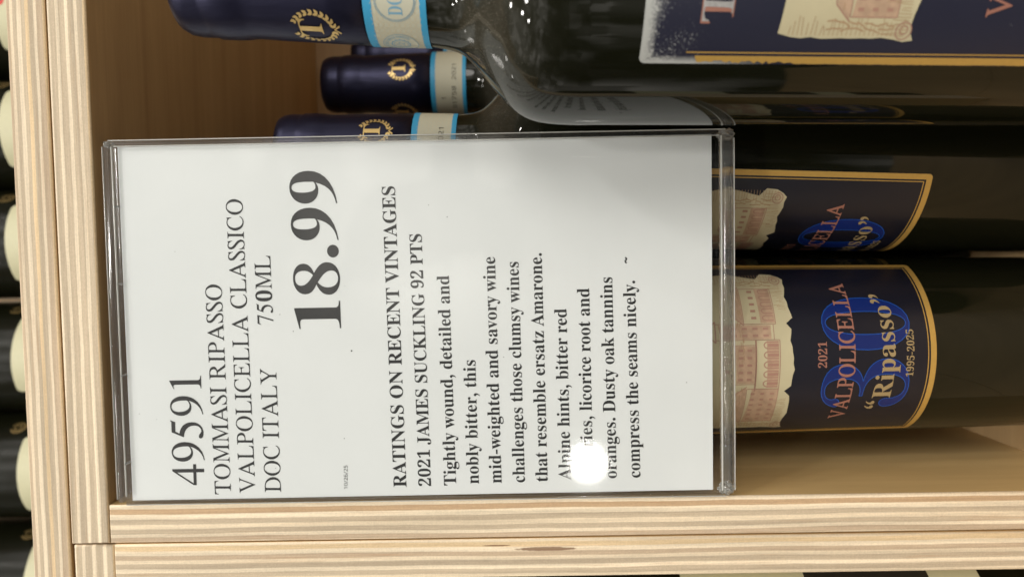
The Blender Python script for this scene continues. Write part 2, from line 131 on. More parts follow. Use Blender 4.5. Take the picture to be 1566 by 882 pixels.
    (1, 109): (805, [[26, 0, 26, 23, 50, 27, 65, 37, 73, 54, 76, 81, 76, 368, 74, 394, 66, 413, 52, 423, 27, 428, 27, 451, 213, 451, 213, 385, 252, 428, 296, 454, 345, 463, 402, 454, 443, 426, 466, 380, 507, 426, 554, 454, 607, 463, 662, 453, 701, 424, 724, 375, 732, 308, 732, 81, 735, 55, 742, 38, 756, 27, 779, 23, 779, 0, 549, 0, 549, 23, 572, 28, 586, 38, 593, 56, 596, 81, 596, 315, 593, 350, 587, 375, 573, 390, 549, 394, 508, 382, 472, 345, 472, 81, 474, 56, 481, 38, 495, 28, 517, 23, 517, 0, 290, 0, 290, 23, 313, 28, 327, 38, 334, 56, 337, 81, 337, 315, 335, 350, 328, 374, 314, 389, 290, 394, 248, 381, 213, 342, 213, 81, 215, 56, 222, 39, 235, 28, 258, 23, 258, 0]]),
    (1, 110): (553, [[26, 0, 26, 23, 50, 27, 65, 37, 73, 54, 76, 81, 76, 368, 74, 394, 66, 413, 52, 423, 27, 428, 27, 451, 215, 451, 215, 389, 254, 430, 300, 455, 353, 463, 409, 453, 449, 424, 472, 375, 480, 308, 480, 81, 483, 55, 490, 38, 505, 27, 528, 23, 528, 0, 294, 0, 294, 23, 301, 23, 324, 30, 337, 49, 342, 81, 342, 315, 340, 350, 333, 375, 319, 390, 295, 394, 252, 381, 215, 342, 215, 81, 217, 55, 224, 38, 238, 27, 262, 23, 262, 0]]),
    (1, 111): (489, [[245, -15, 184, -7, 131, 17, 88, 54, 55, 102, 34, 160, 27, 224, 34, 289, 55, 347, 88, 395, 131, 432, 184, 455, 244, 463, 304, 455, 356, 433, 400, 396, 433, 349, 454, 290, 461, 224, 454, 157, 433, 100, 400, 52, 357, 16, 305, -7], [245, 17, 280, 27, 304, 57, 316, 118, 319, 224, 315, 331, 302, 393, 279, 424, 245, 434, 209, 424, 186, 393, 174, 330, 170, 225, 174, 119, 186, 57, 210, 27]]),
    (1, 112): (539, [[25, -202, 25, -180, 59, -170, 68, -160, 73, -146, 76, -93, 76, 353, 74, 390, 67, 412, 53, 422, 28, 429, 28, 451, 208, 451, 208, 382, 242, 427, 284, 455, 335, 464, 383, 456, 426, 434, 460, 398, 487, 351, 503, 295, 509, 232, 503, 165, 486, 105, 459, 55, 423, 17, 380, -7, 330, -15, 286, -8, 247, 13, 215, 47, 215, -84, 221, -144, 229, -161, 243, -171, 287, -179, 287, -202], [284, 41, 322, 52, 348, 86, 362, 144, 367, 225, 363, 303, 351, 360, 327, 393, 289, 404, 248, 389, 215, 342, 215, 100, 243, 56]]),
    (1, 114): (417, [[26, 0, 26, 23, 51, 28, 66, 37, 74, 54, 76, 81, 76, 366, 74, 397, 67, 414, 53, 423, 29, 427, 30, 451, 212, 451, 212, 366, 240, 408, 272, 438, 306, 457, 339, 463, 375, 458, 400, 442, 416, 418, 421, 387, 417, 361, 404, 341, 385, 328, 360, 323, 338, 326, 323, 335, 301, 363, 289, 374, 274, 378, 254, 371, 235, 351, 221, 320, 217, 279, 217, 81, 220, 53, 231, 37, 252, 28, 287, 23, 287, 0]]),
    (1, 115): (418, [[220, -15, 177, -9, 126, 9, 106, 13, 87, 6, 74, -13, 52, -13, 52, 153, 77, 153, 96, 98, 126, 57, 163, 30, 204, 21, 236, 26, 260, 39, 274, 59, 279, 85, 266, 122, 227, 152, 155, 188, 111, 216, 79, 246, 60, 281, 54, 320, 64, 377, 94, 423, 142, 454, 205, 464, 241, 459, 289, 447, 300, 445, 310, 443, 324, 448, 335, 464, 354, 464, 354, 322, 332, 322, 313, 369, 286, 403, 253, 424, 217, 431, 189, 427, 169, 415, 156, 398, 152, 377, 156, 355, 167, 338, 213, 308, 278, 275, 321, 249, 351, 220, 368, 184, 374, 138, 363, 75, 331, 26, 282, -4]]),
    (1, 116): (331, [[180, -14, 129, -6, 96, 15, 77, 52, 70, 103, 70, 405, 29, 405, 29, 435, 128, 537, 187, 616, 210, 616, 210, 451, 302, 451, 302, 405, 210, 405, 210, 119, 217, 74, 228, 62, 244, 59, 275, 71, 300, 108, 323, 96, 287, 35, 239, -2]]),
    (1, 117): (544, [[190, -15, 133, -5, 95, 25, 73, 74, 66, 141, 66, 360, 64, 390, 57, 411, 42, 423, 17, 428, 17, 451, 206, 451, 206, 107, 209, 85, 219, 67, 235, 56, 257, 52, 298, 63, 332, 96, 332, 360, 329, 392, 321, 412, 304, 423, 275, 428, 275, 451, 471, 451, 471, 102, 473, 74, 481, 57, 497, 47, 523, 43, 523, 19, 435, 10, 332, -15, 332, 59, 304, 28, 270, 5, 232, -10]]),
    (1, 118): (445, [[207, -15, 56, 360, 32, 409, 18, 422, -4, 427, -4, 451, 238, 451, 238, 428, 227, 428, 197, 421, 187, 401, 189, 390, 269, 178, 343, 367, 351, 395, 337, 420, 296, 428, 296, 451, 443, 451, 443, 429, 420, 420, 404, 405, 378, 353, 232, -15]]),
    (1, 119): (631, [[178, -15, 24, 385, 9, 414, -16, 427, -16, 451, 201, 451, 201, 427, 174, 420, 166, 401, 168, 386, 174, 367, 242, 185, 307, 342, 292, 387, 276, 419, 264, 426, 244, 429, 244, 451, 470, 451, 470, 427, 440, 419, 430, 401, 431, 391, 433, 381, 488, 205, 556, 372, 562, 400, 560, 412, 552, 420, 517, 429, 517, 451, 647, 451, 647, 429, 630, 424, 618, 414, 599, 375, 442, -15, 420, -15, 324, 286, 203, -15]]),
    (1, 121): (436, [[76, -204, 42, -198, 15, -182, -4, -155, -10, -122, -6, -98, 7, -77, 26, -62, 52, -58, 75, -61, 93, -72, 104, -88, 108, -110, 108, -118, 107, -127, 112, -139, 125, -144, 143, -134, 166, -107, 188, -64, 204, -7, 53, 364, 36, 400, 22, 418, 11, 424, -5, 427, -7, 427, -7, 451, 235, 451, 235, 427, 197, 421, 189, 413, 186, 399, 188, 388, 193, 373, 269, 173, 335, 351, 343, 378, 346, 398, 343, 412, 333, 421, 295, 427, 295, 451, 435, 451, 435, 427, 417, 422, 403, 408, 377, 352, 235, -35, 211, -95, 188, -139, 164, -170, 139, -190, 110, -201]]),
    (1, 122): (425, [[19, 0, 19, 21, 244, 418, 186, 418, 139, 412, 105, 395, 81, 363, 63, 314, 38, 314, 46, 451, 399, 451, 399, 423, 183, 36, 222, 36, 281, 43, 324, 63, 354, 100, 378, 156, 401, 156, 390, 0]]),
    (1, 126): (558, [[49, 280, 49, 356, 102, 395, 166, 408, 222, 402, 295, 377, 353, 356, 396, 351, 425, 355, 455, 367, 509, 408, 509, 333, 455, 293, 392, 280, 335, 287, 263, 311, 205, 332, 160, 338, 132, 334, 103, 321]]),
    (2, 84): (627, [[162, 0, 161, 20, 169, 20, 224, 28, 240, 40, 251, 60, 260, 130, 271, 606, 269, 624, 259, 636, 239, 641, 212, 641, 157, 637, 116, 628, 86, 611, 66, 587, 54, 554, 48, 512, 26, 514, 29, 676, 591, 676, 602, 509, 583, 509, 580, 524, 576, 540, 558, 587, 532, 618, 492, 635, 433, 641, 393, 641, 375, 635, 370, 615, 358, 135, 363, 62, 373, 41, 391, 28, 419, 22, 459, 20, 470, 20, 469, 0]]),
    (2, 79): (709, [[359, -15, 282, -7, 213, 16, 152, 52, 102, 102, 63, 163, 37, 235, 26, 301, 28, 367, 41, 431, 64, 491, 96, 546, 136, 594, 183, 634, 236, 664, 294, 684, 355, 690, 432, 683, 500, 659, 559, 621, 609, 571, 648, 510, 673, 439, 682, 385, 683, 330, 676, 274, 662, 221, 641, 170, 615, 123, 583, 82, 547, 47, 492, 13, 429, -8], [352, 15, 400, 21, 443, 42, 480, 74, 511, 116, 536, 166, 554, 223, 565, 285, 568, 350, 564, 416, 552, 481, 524, 559, 482, 615, 428, 650, 365, 661, 314, 653, 268, 630, 227, 593, 193, 544, 167, 485, 150, 416, 141, 307, 146, 253, 156, 199, 186, 121, 230, 62, 286, 27]]),
    (2, 77): (843, [[26, 0, 27, 20, 77, 26, 92, 36, 102, 52, 110, 105, 125, 559, 121, 609, 111, 630, 95, 644, 70, 652, 35, 656, 36, 676, 219, 676, 418, 157, 632, 676, 817, 676, 816, 656, 808, 656, 773, 652, 750, 638, 738, 612, 733, 570, 726, 116, 726, 87, 728, 65, 738, 45, 755, 31, 779, 23, 814, 20, 814, 0, 547, 0, 547, 17, 595, 26, 609, 38, 618, 56, 626, 120, 634, 570, 397, 0, 384, 0, 165, 571, 153, 149, 158, 69, 168, 46, 185, 31, 210, 23, 245, 19, 245, 0]]),
    (2, 83): (466, [[268, -14, 201, -7, 122, 15, 109, 19, 98, 20, 76, 12, 66, -12, 49, -12, 26, 212, 44, 213, 78, 128, 125, 66, 184, 28, 250, 16, 284, 20, 312, 34, 334, 55, 347, 83, 352, 115, 347, 152, 338, 178, 323, 203, 280, 253, 235, 293, 181, 337, 123, 388, 83, 432, 57, 472, 42, 514, 36, 562, 43, 604, 64, 640, 96, 667, 139, 685, 192, 690, 237, 688, 281, 678, 315, 667, 331, 664, 352, 670, 362, 687, 381, 687, 399, 489, 384, 489, 356, 563, 318, 616, 270, 648, 214, 659, 170, 652, 140, 629, 126, 593, 130, 547, 142, 517, 164, 486, 228, 423, 284, 376, 343, 326, 401, 260, 434, 184, 440, 130, 431, 83, 408, 43, 372, 12, 325, -7]]),
    (2, 73): (328, [[26, 0, 27, 20, 31, 20, 79, 26, 93, 36, 102, 52, 110, 105, 119, 559, 115, 609, 105, 630, 89, 644, 64, 652, 29, 656, 30, 676, 302, 676, 302, 656, 295, 656, 259, 652, 237, 638, 224, 612, 219, 570, 211, 116, 215, 65, 224, 45, 240, 31, 265, 23, 300, 20, 300, 0]]),
    (2, 82): (709, [[26, 0, 26, 20, 31, 20, 70, 24, 93, 39, 106, 65, 110, 105, 118, 559, 114, 610, 104, 631, 88, 644, 64, 652, 29, 656, 29, 676, 315, 676, 407, 666, 479, 637, 529, 591, 558, 529, 562, 465, 538, 413, 488, 372, 410, 342, 555, 124, 588, 77, 618, 45, 647, 26, 679, 20, 683, 20, 682, 0, 531, 0, 313, 332, 292, 332, 248, 333, 213, 336, 209, 129, 213, 66, 223, 43, 239, 29, 263, 21, 295, 19, 306, 19, 304, 0], [278, 363, 365, 374, 423, 408, 445, 441, 453, 481, 447, 528, 425, 579, 390, 615, 342, 636, 279, 643, 241, 639, 230, 632, 223, 621, 217, 579, 213, 367, 244, 365]]),
    (2, 80): (569, [[26, 0, 26, 20, 31, 20, 69, 24, 92, 36, 105, 62, 109, 105, 118, 559, 114, 609, 104, 631, 88, 644, 64, 652, 29, 656, 29, 676, 295, 676, 387, 666, 458, 638, 508, 591, 538, 524, 543, 469, 530, 420, 499, 380, 453, 349, 391, 330, 315, 323, 226, 323, 215, 320, 211, 311, 208, 94, 209, 80, 211, 66, 222, 43, 240, 29, 269, 22, 310, 20, 309, 0], [267, 352, 352, 364, 407, 399, 432, 455, 426, 529, 405, 582, 373, 618, 327, 639, 268, 646, 244, 644, 229, 636, 221, 619, 217, 589, 213, 383, 215, 367, 225, 355]]),
    (2, 76): (638, [[26, 0, 26, 20, 30, 20, 69, 24, 93, 37, 105, 63, 110, 105, 118, 559, 118, 589, 115, 609, 105, 630, 89, 644, 64, 652, 29, 656, 29, 676, 298, 676, 295, 657, 259, 653, 235, 639, 222, 613, 217, 571, 209, 134, 209, 93, 211, 74, 220, 54, 234, 42, 258, 36, 292, 34, 361, 34, 430, 37, 482, 47, 522, 66, 552, 95, 575, 136, 593, 191, 612, 191, 596, 0]]),
    (2, 67): (655, [[385, -15, 304, -6, 229, 19, 163, 59, 108, 114, 65, 181, 36, 260, 26, 331, 31, 401, 49, 468, 80, 530, 120, 585, 170, 630, 259, 675, 358, 690, 421, 684, 497, 665, 525, 659, 542, 665, 552, 683, 572, 683, 582, 483, 562, 483, 559, 499, 555, 514, 530, 575, 491, 621, 440, 649, 376, 658, 318, 650, 266, 626, 220, 588, 183, 538, 157, 477, 142, 408, 140, 333, 153, 254, 175, 188, 206, 133, 247, 87, 293, 54, 345, 34, 401, 27, 482, 41, 550, 82, 607, 149, 630, 133, 584, 67, 529, 21, 464, -6]]),
    (2, 69): (635, [[26, 0, 26, 20, 30, 20, 69, 24, 92, 37, 104, 63, 109, 106, 118, 559, 114, 609, 105, 630, 88, 644, 64, 652, 29, 656, 29, 676, 546, 676, 554, 529, 537, 529, 536, 533, 524, 573, 509, 601, 488, 621, 458, 634, 418, 640, 364, 642, 281, 642, 238, 638, 227, 631, 220, 620, 216, 576, 212, 378, 294, 378, 356, 383, 395, 400, 416, 430, 423, 474, 442, 474, 433, 234, 416, 234, 409, 272, 390, 319, 376, 332, 358, 340, 299, 345, 212, 345, 208, 121, 208, 90, 210, 68, 219, 52, 234, 41, 289, 34, 356, 34, 420, 38, 472, 49, 513, 69, 546, 98, 571, 137, 590, 186, 610, 186, 586, 0]]),
    (2, 68): (712, [[26, 0, 27, 20, 32, 20, 71, 24, 95, 37, 107, 63, 112, 105, 121, 559, 117, 609, 107, 630, 91, 644, 66, 652, 31, 656, 32, 676, 291, 676, 384, 667, 467, 642, 540, 601, 600, 545, 645, 476, 675, 395, 686, 318, 681, 245, 658, 178, 620, 119, 566, 69, 498, 32, 416, 8, 320, 0], [317, 32, 393, 40, 454, 64, 503, 101, 538, 150, 560, 209, 571, 274, 569, 345, 556, 418, 533, 486, 501, 542, 460, 586, 410, 618, 352, 637, 286, 643, 241, 638, 229, 630, 222, 615, 218, 562, 209, 130, 212, 71, 223, 53, 242, 41, 273, 35]]),
    (2, 89): (733, [[240, 0, 242, 18, 302, 26, 319, 36, 329, 50, 336, 96, 340, 292, 191, 532, 137, 608, 112, 631, 87, 645, 59, 653, 26, 656, 26, 676, 319, 676, 317, 656, 260, 646, 249, 635, 249, 615, 257, 595, 270, 571, 411, 342, 524, 520, 558, 581, 564, 603, 564, 621, 555, 637, 538, 647, 512, 653, 475, 656, 475, 676, 708, 676, 707, 654, 681, 648, 657, 630, 602, 557, 438, 298, 434, 96, 434, 77, 436, 59, 447, 37, 466, 25, 497, 20, 541, 18, 540, 0]]),
    (3, 48): (558, [[278, -10, 206, 1, 148, 33, 104, 85, 73, 157, 54, 245, 48, 350, 54, 455, 71, 543, 101, 614, 145, 665, 203, 697, 278, 708, 350, 697, 408, 666, 453, 614, 485, 542, 504, 454, 511, 350, 505, 245, 487, 157, 457, 86, 413, 33, 354, 1], [278, 63, 325, 71, 363, 95, 390, 134, 415, 223, 424, 350, 415, 474, 390, 563, 363, 603, 325, 627, 278, 635, 231, 627, 193, 603, 166, 563, 142, 474, 134, 350, 142, 224, 166, 135, 193, 95, 231, 71]]),
    (3, 49): (558, [[263, 0, 263, 487, 264, 555, 267, 607, 238, 581, 206, 554, 132, 493, 87, 551, 275, 697, 347, 697, 347, 0]]),
    (3, 50): (558, [[47, 0, 47, 71, 229, 256, 318, 350, 350, 390, 373, 430, 387, 471, 392, 517, 383, 567, 357, 604, 318, 626, 269, 634, 221, 629, 179, 616, 101, 567, 55, 625, 99, 657, 149, 683, 205, 701, 269, 707, 356, 695, 423, 658, 454, 621, 473, 575, 479, 521, 474, 469, 457, 419, 430, 372, 394, 325, 301, 226, 155, 82, 155, 78, 508, 78, 508, 0]]),
    (3, 51): (558, [[235, -10, 134, -1, 88, 10, 44, 28, 44, 108, 90, 89, 139, 75, 188, 66, 236, 62, 317, 72, 372, 99, 403, 143, 413, 200, 407, 240, 390, 271, 362, 294, 300, 316, 218, 323, 150, 323, 150, 396, 219, 396, 294, 405, 349, 433, 382, 475, 393, 528, 385, 573, 359, 607, 319, 628, 267, 635, 214, 631, 170, 618, 91, 576, 48, 635, 89, 662, 140, 685, 199, 702, 266, 707, 332, 701, 386, 685, 428, 658, 468, 603, 481, 534, 472, 471, 442, 422, 396, 388, 337, 367, 337, 363, 410, 345, 462, 310, 493, 261, 503, 198, 496, 141, 475, 90, 439, 48, 387, 17, 320, -3]]),
    (3, 52): (558, [[354, 0, 354, 158, 21, 158, 21, 231, 349, 701, 437, 701, 437, 235, 539, 235, 539, 158, 437, 158, 437, 0], [104, 235, 354, 235, 354, 455, 356, 541, 359, 609, 355, 609, 336, 569, 313, 533]]),
    (3, 53): (558, [[242, -10, 141, 0, 98, 12, 62, 28, 62, 109, 100, 90, 147, 76, 196, 67, 243, 63, 313, 73, 368, 100, 403, 147, 415, 214, 404, 274, 373, 319, 319, 346, 240, 355, 178, 351, 121, 341, 78, 368, 104, 697, 454, 697, 454, 619, 178, 619, 161, 417, 206, 424, 269, 428, 335, 422, 392, 404, 439, 374, 475, 333, 496, 283, 503, 223, 495, 156, 472, 99, 434, 52, 382, 18, 318, -3]]),
    (3, 54): (558, [[291, -10, 228, -1, 171, 23, 123, 65, 85, 125, 62, 202, 54, 298, 57, 372, 67, 446, 85, 515, 115, 578, 156, 631, 212, 672, 283, 698, 373, 707, 418, 705, 459, 698, 459, 625, 419, 634, 375, 637, 313, 631, 263, 614, 222, 588, 192, 553, 170, 511, 154, 463, 140, 354, 145, 354, 172, 386, 208, 413, 254, 430, 310, 436, 367, 430, 416, 412, 457, 381, 488, 339, 506, 287, 513, 225, 506, 157, 486, 100, 453, 53, 408, 18, 354, -3], [290, 62, 346, 72, 390, 102, 418, 152, 428, 225, 419, 284, 394, 330, 352, 359, 293, 369, 250, 364, 213, 350, 182, 328, 160, 302, 145, 272, 141, 241, 145, 199, 157, 158, 178, 120, 207, 89, 244, 69]]),
    (3, 55): (558, [[133, 0, 419, 619, 43, 619, 43, 697, 511, 697, 511, 631, 228, 0]]),
    (3, 56): (558, [[281, -10, 212, -4, 154, 12, 108, 40, 75, 77, 55, 123, 48, 178, 53, 222, 68, 261, 91, 293, 121, 321, 192, 364, 145, 397, 106, 435, 79, 482, 70, 541, 77, 590, 98, 631, 130, 664, 172, 687, 222, 702, 278, 707, 362, 696, 429, 664, 461, 631, 481, 590, 487, 540, 483, 501, 469, 467, 448, 437, 421, 412, 354, 369, 433, 323, 464, 295, 489, 263, 504, 225, 510, 181, 503, 126, 482, 80, 448, 41, 402, 13, 346, -4], [282, 402, 329, 426, 368, 454, 394, 490, 402, 537, 394, 580, 368, 612, 328, 631, 277, 638, 228, 631, 189, 612, 163, 580, 154, 537, 159, 504, 171, 476, 191, 454, 218, 435], [279, 59, 342, 67, 388, 92, 416, 131, 426, 180, 416, 226, 386, 264, 339, 296, 279, 323, 264, 329, 207, 300, 166, 266, 140, 226, 132, 177, 141, 130, 168, 92, 214, 67]]),
    (3, 57): (558, [[187, -10, 142, -7, 100, 0, 100, 73, 140, 64, 186, 61, 248, 66, 298, 83, 338, 109, 369, 144, 392, 186, 407, 234, 421, 342, 415, 342, 389, 311, 353, 285, 307, 267, 249, 261, 193, 267, 145, 285, 104, 316, 73, 358, 55, 410, 49, 472, 56, 540, 77, 598, 110, 644, 154, 679, 208, 700, 271, 707, 335, 698, 392, 673, 440, 631, 476, 572, 500, 495, 508, 399, 504, 325, 495, 251, 476, 182, 447, 120, 405, 67, 349, 25, 277, -1], [268, 328, 311, 333, 349, 347, 379, 369, 402, 395, 416, 425, 421, 456, 417, 498, 404, 539, 383, 577, 354, 607, 317, 628, 271, 635, 216, 625, 172, 595, 143, 544, 134, 473, 142, 412, 166, 367, 208, 338]]),
    (3, 47): (363, [[10, 0, 269, 697, 353, 697, 94, 0]]),
}

# ------------------------------------------------------------------ small helpers
def new_obj(name, me, mat=None, parent=None):
    o = bpy.data.objects.new(name, me)
    col.objects.link(o)
    if mat is not None:
        for m in (mat if isinstance(mat, (list, tuple)) else [mat]):
            me.materials.append(m)
    if parent is not None:
        o.parent = parent
    return o


def thing(name, label, cat, loc=(0, 0, 0), group=None):
    o = bpy.data.objects.new(name, None)
    o.empty_display_size = 0.01
    col.objects.link(o)
    o.location = Vector(loc) * S
    tag(o, label, cat, group)
    return o


def tag(o, label, cat, group=None):
    o['label'] = label; o['category'] = cat
    if group:
        o['group'] = group


def smooth(me, on=True):
    for p in me.polygons:
        p.use_smooth = on


def box_mesh(x0, x1, y0, y1, z0, z1, bevel=0.0, seg=2):
    bm = bmesh.new()
    vs = [bm.verts.new((x * S, y * S, z * S)) for x in (x0, x1) for y in (y0, y1) for z in (z0, z1)]
    for f in ((0, 1, 3, 2), (4, 6, 7, 5), (0, 4, 5, 1), (2, 3, 7, 6), (0, 2, 6, 4), (1, 5, 7, 3)):
        bm.faces.new([vs[i] for i in f])
    bmesh.ops.recalc_face_normals(bm, faces=bm.faces)
    if bevel:
        bmesh.ops.bevel(bm, geom=list(bm.edges), offset=bevel * S, segments=seg, profile=0.6, affect='EDGES')
    me = bpy.data.meshes.new('box')
    bm.to_mesh(me); bm.free()
    return me


def lathe(profile, n=96, close_top=True, close_bottom=True):
    """profile: (r, z) in mm, from the bottom up"""
    bm = bmesh.new()
    rings = []
    for r, z in profile:
        rings.append([bm.verts.new((r * math.sin(2 * math.pi * k / n) * S, -r * math.cos(2 * math.pi * k / n) * S, z * S)) for k in range(n)])
    for a, b in zip(rings, rings[1:]):
        for k in range(n):
            bm.faces.new((a[k], a[(k + 1) % n], b[(k + 1) % n], b[k]))
    if close_bottom:
        bm.faces.new(list(reversed(rings[0])))
    if close_top:
        bm.faces.new(rings[-1])
    bmesh.ops.recalc_face_normals(bm, faces=bm.faces)
    me = bpy.data.meshes.new('lathe')
    bm.to_mesh(me); bm.free()
    smooth(me)
    return me


# ------------------------------------------------------------------ lettering
GL = {}
for (st_, ch_), (adv_, cs_) in GLYPHS.items():
    # contours as x, y pairs in thousandths of the em
    GL[' brs'[st_] + chr(ch_)] = (adv_, [list(zip(c[0::2], c[1::2])) for c in cs_])


def path(s, n=7):
    """contours from a short 'M L C Z' path"""
    out, cur, pos = [], [], None
    t = s.split(); i = 0; op = None
    while i < len(t):
        if t[i] in 'MLCZ':
            op = t[i]; i += 1
            if op == 'Z':
                if cur: out.append(cur)
                cur = []
            continue
        if op in 'ML':
            pos = (float(t[i]), float(t[i + 1])); i += 2
            cur.append(pos)
        else:
            p = [(float(t[i + k]), float(t[i + k + 1])) for k in (0, 2, 4)]; i += 6
            for k in range(1, n + 1):
                u = k / n; w = 1 - u
                cur.append(tuple(pos[q] * w ** 3 + 3 * p[0][q] * u * w * w + 3 * p[1][q] * u * u * w + p[2][q] * u ** 3 for q in (0, 1)))
            pos = p[2]
    if cur:
        out.append(cur)
    return out


def circle(cx, cy, rx, ry=None, n=24):
    ry = rx if ry is None else ry
    return [(cx + rx * math.cos(2 * math.pi * k / n), cy + ry * math.sin(2 * math.pi * k / n)) for k in range(n)]


HAND = {
 'r1': (500, "M 118 0 L 394 0 L 394 15 C 326 16 299 34 299 74 L 299 674 L 291 676 L 111 585 L 111 571 L 123 576 C 143 584 158 589 168 589 C 198 589 206 567 206 530 L 206 93 C 206 36 181 19 118 15 Z"),
 'r4': (500, "M 472 231 L 472 167 L 370 167 L 370 0 L 293 0 L 293 167 L 12 167 L 12 231 L 326 676 L 370 676 L 370 231 Z M 292 231 L 292 571 L 52 231 Z"),
 'r5': (500, "M 174 662 L 380 662 C 401 662 411 668 424 688 L 438 681 L 400 590 C 397 583 392 581 380 581 L 188 581 L 147 497 C 300 472 388 380 388 225 C 388 80 290 -14 150 -14 C 75 -14 32 12 32 48 C 32 74 48 88 73 88 C 93 88 111 82 139 58 C 162 38 176 32 194 32 C 262 32 314 95 314 178 C 314 300 230 392 78 402 C 68 403 64 406 64 411 Z"),
 'r7': (500, "M 449 646 L 237 -8 L 172 -8 L 370 588 L 155 588 C 92 588 73 573 37 515 L 20 524 L 79 662 L 449 662 Z"),
 'r9': (500, "M 59 -22 L 56 -4 C 190 18 305 110 356 275 C 315 240 265 223 220 223 C 108 223 30 315 30 438 C 30 576 116 676 238 676 C 366 676 459 560 459 396 C 459 170 310 10 59 -22 Z M 362 387 C 362 550 310 648 230 648 C 160 648 116 585 116 483 C 116 350 170 262 250 262 C 300 262 362 297 362 330 Z"),
 'rA': (722, "M 706 19 L 706 0 L 451 0 L 451 19 C 505 19 515 28 515 48 C 515 62 508 80 500 99 L 457 199 L 201 199 L 157 90 C 150 72 147 65 147 55 C 147 30 170 20 213 19 L 213 0 L 15 0 L 15 19 C 58 22 68 30 112 137 L 340 674 L 367 674 L 610 118 C 646 35 659 22 706 19 Z M 216 237 L 444 237 L 331 518 Z"),
 'rV': (722, "M 697 662 L 697 643 C 650 640 640 630 596 520 L 380 -11 L 368 -11 L 120 560 C 88 632 72 640 16 643 L 16 662 L 264 662 L 264 643 C 215 640 203 632 203 612 C 203 600 208 585 216 566 L 394 150 L 560 565 C 567 585 570 595 570 606 C 570 632 550 641 505 643 L 505 662 Z"),
 'p1': (500, "M 65 0 L 442 0 L 442 19 C 372 20 352 38 352 80 L 352 688 L 333 688 L 65 620 L 65 602 C 90 606 115 608 135 608 C 180 608 195 595 195 555 L 195 90 C 195 38 165 20 65 19 Z"),
 'p8': (500, "M 172 343 C 80 390 40 440 40 515 C 40 615 130 688 255 688 C 380 688 460 620 460 530 C 460 460 420 410 330 372 C 430 310 475 255 475 175 C 475 60 380 -13 250 -13 C 120 -13 28 60 28 160 C 28 240 75 300 172 343 Z M 300 388 C 345 430 362 470 362 530 C 362 610 320 658 258 658 C 195 658 158 620 158 570 C 158 510 200 455 300 388 Z M 202 322 C 150 275 130 230 130 170 C 130 80 175 18 255 18 C 320 18 360 55 360 115 C 360 190 310 245 202 322 Z"),
 'p9': (500, "M 28 -13 L 25 5 C 180 30 270 120 312 296 C 285 272 255 260 215 260 C 105 260 28 345 28 458 C 28 590 120 688 245 688 C 385 688 473 570 473 400 C 473 180 300 20 28 -13 Z M 325 430 C 325 590 300 655 248 655 C 196 655 178 590 178 490 C 178 370 205 300 250 300 C 285 300 325 315 325 345 Z"),
 'd3': (540, "M 40 560 C 60 640 140 700 250 700 C 380 700 470 640 470 530 C 470 450 410 390 310 365 C 430 350 515 290 515 180 C 515 60 400 -14 250 -14 C 130 -14 40 40 30 130 C 28 165 50 195 82 195 C 115 195 132 165 128 135 C 124 90 150 12 240 12 C 330 10 375 80 375 180 C 375 290 320 350 200 352 L 160 352 L 160 376 L 200 376 C 290 380 340 430 340 530 C 340 620 300 672 235 672 C 160 672 125 630 125 600 C 145 560 120 535 95 530 C 60 525 35 540 40 560 Z"),
 'd0': (540, "M 270 700 C 420 700 510 550 510 343 C 510 136 420 -14 270 -14 C 120 -14 30 136 30 343 C 30 550 120 700 270 700 Z M 270 672 C 200 672 165 540 165 343 C 165 146 200 14 270 14 C 340 14 375 146 375 343 C 375 540 340 672 270 672 Z"),
}
for k, (adv, p) in HAND.items():
    GL[k] = (adv, path(p))
for st in 'brp':
    GL[st + '.'] = (250, [circle(125, 72 if st != 'p' else 78, 82 if st != 'p' else 88, n=16)])
    GL[st + ','] = (250, [path("M 60 -190 C 150 -150 205 -80 205 30 C 205 100 170 140 120 140 C 75 140 45 110 45 68 C 45 25 80 2 120 0 C 125 -60 100 -130 55 -170 Z")[0]])
GL['b-'] = (333, [[(40, 175), (290, 175), (290, 260), (40, 260)]])
GL['b<'] = (480, [[(230 - a, 650 - b) for a, b in GL['b,'][1][0]], [(430 - a, 650 - b) for a, b in GL['b,'][1][0]]])
GL['b>'] = (480, [[(a + 20, b + 520) for a, b in GL['b,'][1][0]], [(a + 220, b + 520) for a, b in GL['b,'][1][0]]])


def text_contours(s, st, fb='b'):
    """contours in thousandths of the em, plus the width"""
    out, x = [], 0
    for c in s:
        if c == ' ':
            x += 260; continue
        k = st + c if st + c in GL else fb + c
        adv, cs = GL[k]
        out += [[(px + x, py) for px, py in c_] for c_ in cs]
        x += adv
    return out, x


def fill(contours, name='shape'):
    """flat filled mesh (even-odd) from closed contours, in mm"""
    cu = bpy.data.curves.new(name, 'CURVE')
    cu.dimensions = '2D'; cu.fill_mode = 'BOTH'
    for c in contours:
        sp = cu.splines.new('POLY'); sp.points.add(len(c) - 1)
        for p, (x, y) in zip(sp.points, c):
            p.co = (x, y, 0, 1)
        sp.use_cyclic_u = True
    o = bpy.data.objects.new(name, cu)
    me = bpy.data.meshes.new_from_object(o)
    bpy.data.objects.remove(o); bpy.data.curves.remove(cu)
    return me


def fit_text(s, st, x0, x1, z0, cap, capu=662.0, z1=None, fb='b'):
    """contours fitted between x0 and x1 with the given cap height, mm"""
    cs, w = text_contours(s, st, fb)
    lo = min(p[0] for c in cs for p in c); hi = max(p[0] for c in cs for p in c)
    z1 = z0 if z1 is None else z1
    sl = (z1 - z0) / (x1 - x0)
    k = (x1 - x0) / (hi - lo); h = cap / capu
    return [[(x0 + (x - lo) * k, z0 + y * h + (x - lo) * k * sl) for x, y in c] for c in cs]


